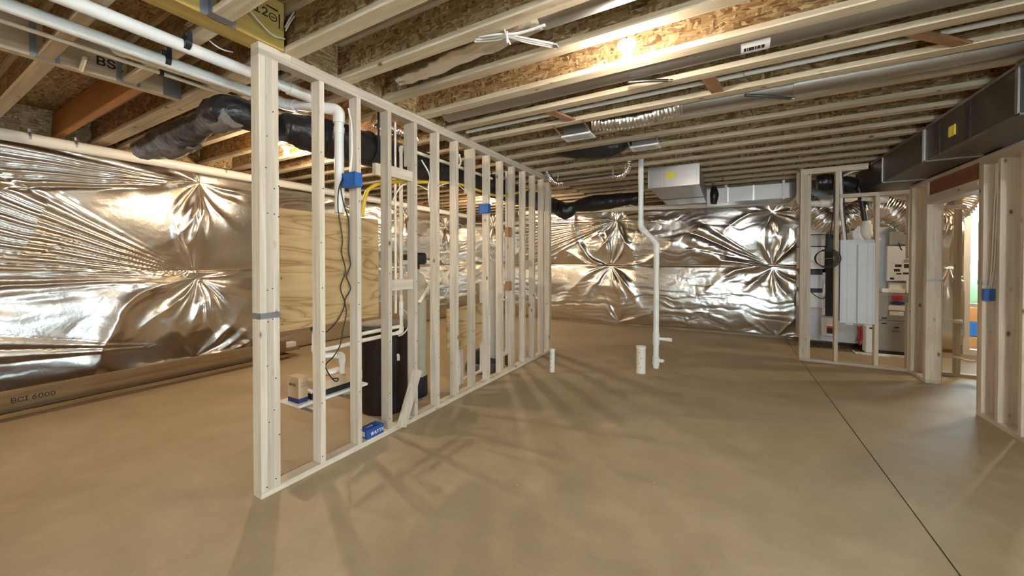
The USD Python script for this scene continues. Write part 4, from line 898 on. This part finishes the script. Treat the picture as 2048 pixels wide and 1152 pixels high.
# duct along the back wall
rdk = thing('rectangular_duct', 'grey rectangular duct crossing in front of the back foil wall, hung on two pale straps', 'duct', (.6, 7.85, 2.49))
part(rdk, 'duct_body', box(bX1 + .01, 7.64, 2.49, 1.66, 8.15, 2.74), GREYDUCT, False)
for x in (1429, 1456, 1507):
    X_ = float(at(x, 385, Y=7.63)[0]); part(rdk, 'seam', box(X_ - .012, 7.625, 2.485, X_ + .012, 7.6395, 2.745), GALV, False)
for x in (1452, 1567):
    X_ = float(at(x, 385, Y=7.63)[0]); part(rdk, 'hanging_strap', box(X_ - .018, 7.615, 2.47, X_ + .018, 7.624, ZJ), PAPER, False)
X_ = float(at(1420, 385, Y=7.6)[0]); part(rdk, 'black_wrap', lumpy([(X_ + .06, 7.61, 2.46), (X_ + .07, 7.59, 2.62), (X_ + .06, 7.61, 2.76)], [.05, .075, .05], amp=.02), BAG, True)
# black flex at the back
pf = pa(Y=6.75)
solo('flex_duct', lumpy([pf(1060, 398), pf(1098, 406), pf(1130, 422), pf(1150, 414), pf(1185, 407), pf(1230, 402), pf(1270, 396), pf(1288, 394)], [.14, .12, .165, .10, .155, .13, .10, .10], amp=.025, n=10, seed=31), BAG, 'black sagging flex duct crossing in front of the back foil wall', 'duct', True)

# ================================================================ STACK, STUBS, FLOOR BITS
ks = at(1312, 736, Z=0); ys_ = float(ks[1]); pst = pa(Y=ys_)
vs = thing('vent_stack', 'white plumbing stack with an offset and side outlet standing in the open floor', 'pipe', (ks[0], ys_, 0))
up1, up2, up3 = pst(1282, 330), pst(1282, 455), pst(1312, 487)
sp = [(up1[0], ys_, ZJ + .1), (up1[0], ys_, up2[2]), (ks[0], ys_, up3[2]), (ks[0], ys_, .0)]
part(vs, 'run', tube(bends(sp, .06), .036, 20), PVC, 40)
for i in (1, 2):
    d0 = np.array(sp[i - 1]) - sp[i]; d1 = np.array(sp[i + 1]) - sp[i]; d0 /= np.linalg.norm(d0); d1 /= np.linalg.norm(d1)
    part(vs, 'elbow_fitting', tube(bends([np.array(sp[i]) + d0 * .10, sp[i], np.array(sp[i]) + d1 * .10], .06, 7), .0425, 20), PVC, 40)
zt3 = float(pst(1312, 677)[2])
part(vs, 'tee_fitting', ring((ks[0], ys_, zt3), (0, 0, 1), .044, .15, 20), PVC, 40)
part(vs, 'side_outlet', cat([tube([(ks[0] + .02, ys_, zt3), (ks[0] + .20, ys_, zt3)], .024, 16), ring((ks[0] + .16, ys_, zt3), (1, 0, 0), .029, .03, 16)]), PVC, 40)
zt4 = float(pst(1312, 722)[2])
part(vs, 'cleanout', cat([ring((ks[0], ys_, zt4), (0, 0, 1), .046, .11, 20), ring((ks[0] + .06, ys_, zt4 + .01), (1, 0, 0), .026, .06, 16), ring((ks[0] + .095, ys_, zt4 + .01), (1, 0, 0), .018, .02, 4)]), PVC, 40)
sc_ = plain('pvc_scuffed', (.72, .67, .58), .5)
for (x, yb2, yt, r, lab) in ((1283, 748, 692, .058, 'wide white drain stub standing open in the floor beside the stack'), (1104, 745, 697, .033, 'narrow white drain stub in the floor near the end of the partition')):
    q = at(x, yb2, Z=0) + np.array([-.3, .9, 0]) * r; h = float(at(x, yt, Y=q[1])[2])
    t = thing('drain_stub', lab, 'pipe', (q[0], q[1], 0))
    part(t, 'pipe', hollow((q[0], q[1], 0), (0, 0, 1), r, r - .006, h), sc_, 40)
    part(t, 'cap', lathe([(r + .003, h - .035), (r + .003, h - .0), (r - .004, h + .003), (0, h + .002)] if r < .05 else [(r + .001, h - .03), (r + .003, h - .03), (r + .003, h + .001), (r - .006, h + .001), (r - .006, h - .03)], (q[0], q[1], 0)), PVC, 40)
    for dx, dz in ((-.1, .75), (.2, .55), (-.3, .35), (.05, .2)):
        yy = q[1] - r * math.sqrt(1 - dx * dx); part(t, 'print_mark', box(q[0] + r * dx - .004, yy - .001, h * dz, q[0] + r * dx + .005, yy + .001, h * dz + .02), GREYINK, False)
for (x, y, r, lab) in ((1033, 971, .014, 'tiny brown crumb on the bare concrete near the middle'), (1306, 966, .009, 'tiny brown crumb on the concrete right of the middle'), (869, 807, .02, 'small orange-brown chip lying on the bottom plate')):
    q = at(x, y, Z=.0 if y > 900 else .038); m_ = trimesh.creation.icosphere(1, r); m_.vertices *= (1.3, .9, .55); m_.apply_translation((q[0], q[1], q[2] + r * .5)); solo('wood_chip', m_, REDW, lab, 'debris', True)

# ================================================================ RIGHT WALL FITTINGS
rp = pa(X=XR)
yb3 = ry[1] - .001
q0, q1 = at(1968, 590, Y=yb3 - .045), at(1989, 590, Y=yb3 - .045)
bluebox(q0[0], q1[0], yb3 - .05, yb3, float(at(1978, 601, Y=yb3 - .045)[2]), float(at(1978, 578, Y=yb3 - .045)[2]), 'blue plastic outlet box on the doorway stud at the right')
pr = pa(Y=yb3 - .008)
for k, pts in enumerate(([(1984, 285), (1991, 300), (1992, 360), (1988, 430), (1985, 500), (1981, 555), (1977, 578)], [(1988, 285), (1995, 300), (1995, 380), (1992, 450), (1989, 520), (1984, 560), (1981, 578)])):
    wire('white_cable', [pr(*p) for p in pts], .0055, WIREW, ('white cable stapled down the doorway stud to the blue box, nearer the opening', 'white cable stapled down the doorway stud to the blue box, nearer the wide stud')[k])

# ================================================================ UTILITY ROOM
pv = pa(Y=YP - .004)
x0, x1 = float(pv(1680, 560)[0]), float(pv(1750, 560)[0]) - .002
zt, zb = float(pv(1700, 487)[2]), float(pv(1700, 646)[2])
ep = thing('electrical_panel', 'tall white covered electrical panel printed with thin lines between two studs', 'panel', ((x0 + x1) / 2, YP, zb))
ec_ = part(ep, 'cover', cbox(x0, YP - .012, zb, x1, YP - .0006, zt, .002), PANEL, False)
part(ep, 'enclosure', box(x0 + .003, YP + .0005, zb + .01, x1 - .003, YP + .1, zt + .05), GREYDUCT, False)
w = x1 - x0
part(ec_, 'printed_stripe', box(x0 + w * .47, YP - .0132, zb + .01, x0 + w * .52, YP - .0121, zt - .015), plain('stripe_ink', (.30, .36, .38), .5), False, 'grey-blue printed stripe')
part(ec_, 'printed_line', cat([box(x0 + w * f, YP - .0132, zb + .012, x0 + w * f + .004, YP - .0121, zt - .012) for f in (.05, .2, .78, .94)] + [box(x0 + w * .05, YP - .0132, zb + (zt - zb) * f, x1 - w * .05, YP - .0121, zb + (zt - zb) * f + .002) for f in (.3, .53, .72, .9)]), plain('line_ink', (.46, .46, .55), .5), False)
part(ep, 'knockout_box', box(x0 + w * .2, YP + .01, zb - .03, x0 + w * .42, YP + .06, zb - .001), GALV, False)
pv2 = pa(Y=YP + .03)
for k, pts in enumerate(([(1680, 342), (1682, 380), (1683, 420), (1687, 455), (1690, 484)], [(1685, 345), (1688, 400), (1690, 440), (1694, 484)])):
    wire('feeder_cable', [pv2(*p) for p in pts], (.02, .009)[k], (WIREW, BLACK)[k], ('thick pale feeder cable entering the top of the white panel', 'thin black cable entering the top of the white panel')[k])
wire('feeder_cable', [at(1685, 353, Y=YP + .05), at(1700, 346, Y=YP + .1), at(1722, 338, Y=YP + .1)], .014, WIREW, 'pale cable branching right from the feeder under the trunk duct')
# cable coil
pcl = pa(Y=YP - .03); c0 = pcl(1650, 517)
loops = []
for k in range(4):
    ph = np.linspace(0, 2 * np.pi, 26); rr = .115 + .008 * k
    loops.append(tube(np.stack([c0[0] + rr * np.cos(ph) + .01 * k, np.full(26, YP - .02 - .012 * k), c0[2] + rr * .95 * np.sin(ph)], 1), .006, 7, False))
cc = thing('cable_coil', 'coil of black cable hanging on a nail beside the triple stud', 'cable', tuple(c0))
part(cc, 'coil', cat(loops), BLACK, True)
part(cc, 'tail', tube(smoothpath([at(1668, 362, Y=YP + .03), at(1667, 420, Y=YP + .02), at(1660, 470, Y=YP - .01), at(1654, 500, Y=YP - .02)], 6), .007, 7), BLACK, True)
part(cc, 'hook', tube([at(1612, 521, Y=YP - .025), at(1640, 518, Y=YP - .03), at(1672, 516, Y=YP - .02)], .003, 6), STEEL, True)
# silver flex ducts
pu = pa(Y=7.45)
solo('flex_duct', corrugated(smoothpath([pu(1588, 395), pu(1625, 420), pu(1650, 443), pu(1682, 446), pu(1715, 425), pu(1745, 412), pu(1775, 420), pu(1830, 448), pu(1890, 455)], 10), .172, .03, .016, 28, .05, 3), SILVER, 'wide crinkled silver flex duct swooping behind the utility partition', 'duct', True)
pu2 = pa(Y=7.9); pt0 = pa(Y=7.2)
solo('flex_duct', corrugated(smoothpath([pu2(1870, 440), pu2(1895, 432), pu2(1915, 420), pu2(1930, 395), pu2(1935, 345), (pu2(1935, 345)[0], 7.9, ZJ + .05)], 8), .15, .03, .016, 22, .04, 4), SILVER, 'short silver flex duct seen at the top of the doorway', 'duct', True)
solo('flex_duct', lumpy([pt0(1634, 366), pt0(1650, 364), pt0(1680, 366), pt0(1712, 372)], [.11, .13, .12, .10], amp=.025, n=10, seed=41), BAG, 'black bag duct behind the top of the utility partition', 'duct', True)
pt = pa(Y=7.12)
pipe('drain_pipe', [pt(1600, 408) + np.array([0, 0, .55]), pt(1600, 408), pt(1662, 406)], .045, PVC, 'short white drain pipe beside the triple stud of the utility partition', fit=(2,))
pipe('drain_pipe', [pt(1722, 396), pt(1775, 398)], .045, PVC, 'short white drain pipe with a dark band above the silver flex', fit=(1,))
pe2 = pa(Y=7.14)
pipe('flue_elbow', [pe2(1733, 442), pe2(1733, 470), pe2(1750, 482)], .05, sc_, 'cream flue elbow above the white panel', fit=(1,), bend=.08)
wire('lineset', [pe2(1716, 372), pe2(1723, 400), pe2(1728, 425), pe2(1731, 446)], .035, BLACK, 'black insulated line dropping into the cream elbow', 'pipe')
# equipment
YQ = 7.95; pq_ = pa(Y=YQ)
X0, X1 = float(pq_(1753, 650)[0]), float(pq_(1850, 650)[0])
zt = float(pq_(1790, 586)[2]); zm = float(pq_(1790, 643)[2])
fu = thing('furnace', 'grey-brown furnace cabinet with a red label and white stickers', 'furnace', ((X0 + X1) / 2, YQ, .05))
part(fu, 'cabinet', box(X0, YQ + .012, .06, X1, YQ + .46, zt), FURN, False)
ud_ = part(fu, 'upper_door', cbox(X0 + .005, YQ - .004, zm + .012, X1 - .005, YQ + .0115, zt - .03, .004), FURN, False)
lo_ = part(fu, 'lower_door', cbox(X0 + .005, YQ - .004, .08, X1 - .005, YQ + .0115, zm, .004), FURN, False)
part(fu, 'base', box(X0 + .02, YQ + .03, .0, X1 - .02, YQ + .43, .0595), BLACK, False)
fx_ = lambda x: float(pq_(x, 620)[0]); fz_ = lambda y: float(pq_(1795, y)[2])
part(ud_, 'red_label', box(fx_(1782.5), YQ - .007, fz_(601), fx_(1805.5), YQ - .0045, fz_(591)), RED, False, 'red label')
el = trimesh.creation.cylinder(1, .003, sections=28); el.apply_transform(trimesh.transformations.rotation_matrix(np.pi / 2, (1, 0, 0))); el.apply_scale([.085, 1, .028]); el.apply_translation((fx_(1794), YQ - .006, fz_(606)))
part(ud_, 'oval_badge', el, NAVY, False, 'dark blue oval badge')
part(ud_, 'paper_sticker', box(fx_(1777), YQ - .007, fz_(621), fx_(1812), YQ - .0045, fz_(611)), PAPER, False)
part(ud_, 'paper_sticker', box(fx_(1779), YQ - .007, fz_(631), fx_(1807), YQ - .0045, fz_(623)), PAPER, False)
for x, y in ((1767, 637), (1767, 648), (1792, 655)): part(fu, 'door_latch', box(fx_(x) - .02, YQ - .01, fz_(y) - .012, fx_(x) + .035, YQ - .0045, fz_(y) + .008), BLACK, False)
text_on(lo_, 'INFINITY', .018, (fx_(1783), YQ - .006, fz_(664)), (1, 0, 0), (0, 0, 1), INK)
# coil cabinet and control board above the furnace
X2, X3 = float(pq_(1756, 500)[0]), float(pq_(1850, 500)[0])
cab = thing('coil_cabinet', 'grey coil cabinet above the furnace under the silver flex', 'cabinet', ((X2 + X3) / 2, YQ + .2, zt))
part(cab, 'body', box(X2, YQ + .14, zt + .0005, X3, YQ + .46, float(pq_(1790, 452)[2])), FURN2, False)
part(cab, 'trim', box(X2 - .005, YQ + .13, zt + .45, X3, YQ + .1395, zt + .47), GALV, False)
px3 = pa(Y=YQ + .02)
c0_, c1_ = float(px3(1774, 500)[0]), float(px3(1829, 500)[0]); z0_, z1_ = float(px3(1800, 562)[2]), float(px3(1800, 492)[2])
cbp = thing('control_board', 'pale metal control cover with dark symbols in front of the coil cabinet', 'control panel', ((c0_ + c1_) / 2, YQ + .02, z0_))
cv_ = part(cbp, 'cover', cbox(c0_, YQ + .02, z0_, c1_, YQ + .129, z1_, .006), PANEL, False)
pc2 = lambda x, y: px3(x, y)
for (xa, ya_, xb, yb__) in ((1790, 529, 1803, 534), (1808, 528, 1818, 536), (1793, 546, 1803, 549), (1806, 545, 1826, 549), (1788, 538, 1800, 543), (1780, 555, 1788, 559)):
    a_, b__ = pc2(xa, ya_), pc2(xb, yb__); part(cv_, 'symbol', box(a_[0], YQ + .0185, b__[2], b__[0], YQ + .0198, a_[2]), INK, False)
part(cv_, 'dial', cat([ring((float(pc2(1813, 522)[0]), YQ + .018, float(pc2(1813, 522)[2])), (0, 1, 0), .03, .003, 20)]), GREYINK, 40)
z2_ = float(px3(1800, 490)[2])
part(cbp, 'upper_cover', cbox(c0_ + .05, YQ + .06, z2_ + .01, c1_, YQ + .129, float(px3(1800, 462)[2]), .006), PANEL, False)
part(cbp, 'sensor_wire', tube(smoothpath([pc2(1797, 485), pc2(1801, 495), pc2(1804, 500)], 5), .006, 6), BLACK, True)
for k, (xa, ya_, xb, yb__) in enumerate(((1781, 577, 1815, 566), (1765, 584, 1812, 578.5), (1814, 581, 1829, 562))):
    a_, b__ = pq_(xa, ya_), pq_(xb, yb__); solo('manual', cbox(a_[0], YQ + .02 + .03 * (k == 0), zt + .001 + .022 * (k == 0) + .001 * k, b__[0], YQ + .12, max(zt + .02, float(b__[2])), .002), PAPER, ('white papers propped under the pale control cover', 'thin flat stack of papers on top of the furnace', 'small white carton on the right of the furnace top')[k], 'papers', False)
# low cabinet and left ducts
X4, X5 = float(pq_(1600, 660)[0]), X0 - .01
zl = float(pq_(1640, 633)[2])
lc = thing('return_plenum', 'low grey sheet-metal return plenum left of the furnace', 'duct', ((X4 + X5) / 2, YQ + .1, .07))
part(lc, 'body', box(X4, YQ + .05, .13, X5, YQ + .46, zl), FURN2, False)
for k in (0, 1): part(lc, 'foot', box(X4 + .05 + k * (X5 - X4 - .2), YQ + .1, 0, X4 + .13 + k * (X5 - X4 - .2), YQ + .43, .1295), BLACK, False)
part(lc, 'edge_trim', box(X4, YQ + .04, .13, X5, YQ + .0495, .15), GALV, False)
a_, b__ = pq_(1642, 671), pq_(1672, 637)
fb_ = thing('filter_box', 'small beige cover with a red and dark label on the low plenum', 'box', ((a_[0] + b__[0]) / 2, YQ, a_[2]))
fc_ = part(fb_, 'cover', cbox(a_[0], YQ - .02, a_[2], b__[0], YQ + .0395, b__[2], .008), plain('beige_metal', (.50, .47, .41), .45), False)
c, d = pq_(1653, 666), pq_(1665, 652)
part(fc_, 'dark_label', box(c[0], YQ - .023, c[2], d[0], YQ - .0205, d[2]), INK, False); part(fc_, 'red_label', box(c[0], YQ - .0245, d[2] - .035, d[0], YQ - .0231, d[2] - .0), RED, False); part(fc_, 'white_label', box(c[0], YQ - .023, d[2] + .001, d[0], YQ - .0205, d[2] + .018), PAPER, False)
a_, b__ = pq_(1725, 696), pq_(1749, 650)
wu = thing('condensate_unit', 'white upright condensate unit with a dark vent behind the panel stud', 'appliance', ((a_[0] + b__[0]) / 2, YQ - .1, .02))
part(wu, 'body', cbox(a_[0], YQ - .16, .035, b__[0], YQ + .02, b__[2], .008), PAPER, False)
part(wu, 'vent', box(a_[0] + .04, YQ - .163, b__[2] - .045, b__[0] - .01, YQ - .1605, b__[2] - .02), INK, False)
part(wu, 'badge', box(a_[0] + .07, YQ - .163, .21, a_[0] + .1, YQ - .1605, .23), INK, False)
a_, b__ = at(1700, 700, Z=0.0), at(1790, 706, Z=0.0)
solo('drip_tray', cat([cbox(a_[0], YQ - .19, .001, a_[0] + .72, YQ + .0, .012, .003), box(a_[0], YQ - .19, .012, a_[0] + .72, YQ - .18, .034), box(a_[0], YQ - .18, .012, a_[0] + .01, YQ + .0, .034)]), PAPER, 'white drip tray on the floor in front of the furnace', 'tray', False)
wire('red_hose', [pq_(1716, 652), pq_(1719, 665), pq_(1718, 676), pq_(1720, 690)], .014, RED, 'dark red hose behind the white condensate unit', 'hose')
wire('red_hose', [pq_(1722, 652), pq_(1724, 668), pq_(1722, 680), pq_(1713, 679)], .012, RED, 'dark red hose with a bent end left of the condensate unit', 'hose')
X6 = float(pq_(1652, 560)[0])
ld = thing('supply_plenum', 'stacked pale sheet-metal plenum seen between the triple stud and the next stud', 'duct', ((X4 + X6) / 2, YQ + .2, zl))
zc = [zl + .0005]
for k, (ya_, yb__, m_) in enumerate(((634, 617, FURN2), (616, 586, PANEL), (577, 550, PANEL), (538, 494, PANEL), (492, 470, FURN2), (468, 452, PANEL))):
    za, zb2 = float(pq_(1630, ya_)[2]), float(pq_(1630, yb__)[2])
    part(ld, 'duct_section', box(X4, YQ + .06, max(za, zl + .001), X6 - .01 * (k % 2), YQ + .43, zb2), m_, False)
part(ld, 'inner_core', box(X4 + .02, YQ + .1, zl + .001, X6 - .03, YQ + .41, float(pq_(1630, 455)[2])), BLACK, False)
part(ld, 'foil_tape', box(X6 - .035, YQ + .045, zl + .03, X6 - .0, YQ + .0595, float(pq_(1630, 545)[2])), SILVER, False)
part(ld, 'wire', tube(smoothpath([pq_(1624, 586), pq_(1635, 594), pq_(1645, 597), pq_(1651, 594)], 6), .007, 6), BLACK, True)
solo('dark_return', box(X6 + .01, YQ + .1, zl + .001, X6 + .2, YQ + .43, 1.9), BLACK, 'tall black duct side between the pale plenum and the panel stud', 'duct', False)
# studs beyond the doorway
xs0 = float(at(1912, 700, Y=YP)[0])
eb = thing('side_partition', 'stud and plate of the utility partition seen through the right doorway', 'stud wall', (xs0, YP, 0))
part(eb, 'bottom_plate', box(XR + RT + .001, YP, 0, xs0 + .65, YP + WT, .038), WX, False)
part(eb, 'top_plate', box(XR + RT + .001, YP, ZJ - .04, xs0 + .65, YP + WT, ZJ - .001), WX, False)
part(eb, 'stud', box(xs0, YP, .0382, xs0 + .04, YP + WT, ZJ - .0405), WZ, False)
part(eb, 'stud', box(xs0 + .6, YP, .0382, xs0 + .64, YP + WT, ZJ - .0405), WZ, False)
pd_ = pa(Y=YP - .02)
pipe('conduit', [pd_(1880, 641), pd_(1924, 643)], .018, CONDW, 'pale conduit bracket crossing the doorway at knee height', fit=(1,))
pipe('conduit', [at(1880, 712, Y=YP - .02), at(1915, 714, Y=YP - .02), at(1935, 722, Y=YP - .1), at(1950, 723, Y=YP - .1)], .012, CONDW, 'pale low conduit bending near the floor beyond the doorway')
pipe('conduit', [at(1884, 414, Y=YP - .02), at(1932, 414, Y=YP - .02)], .022, PVC, 'white pipe crossing the top of the doorway', fit=(1,))

# outside the glass door of the utility room
GRASS = plain('grass', (.07, .13, .03), .9, bump=.6, bscale=40)
solo('lawn', box(1.5, YF + .32, -.12, 8.0, 16.0, -.02), GRASS, 'strip of green lawn outside the utility room glass door', 'lawn', False)
solo('hedge', lumpy([(2.4, 12.2, .62), (4.2, 12.3, .66), (6.4, 12.2, .62)], [.55, .58, .55], amp=.12, freq=4, n=14, seed=51), plain('hedge_green', (.06, .10, .04), .8, bump=.9, bscale=20), 'green hedge beyond the lawn outside the glass door', 'hedge', True)
for k, (m_, lab) in enumerate(((ORANGE, 'orange-brown timber at the bottom outside the glass door'), (BLUE, 'blue crate between two orange timbers outside the glass door'), (ORANGE, 'orange-brown timber on top outside the glass door'))):
    solo('outdoor_timber' if k != 1 else 'outdoor_crate', cbox(3.2, YF + .45, -.019 + .24 * k, 4.3, YF + .75, .218 + .24 * k, .008), m_, lab, 'timber' if k != 1 else 'crate', False)
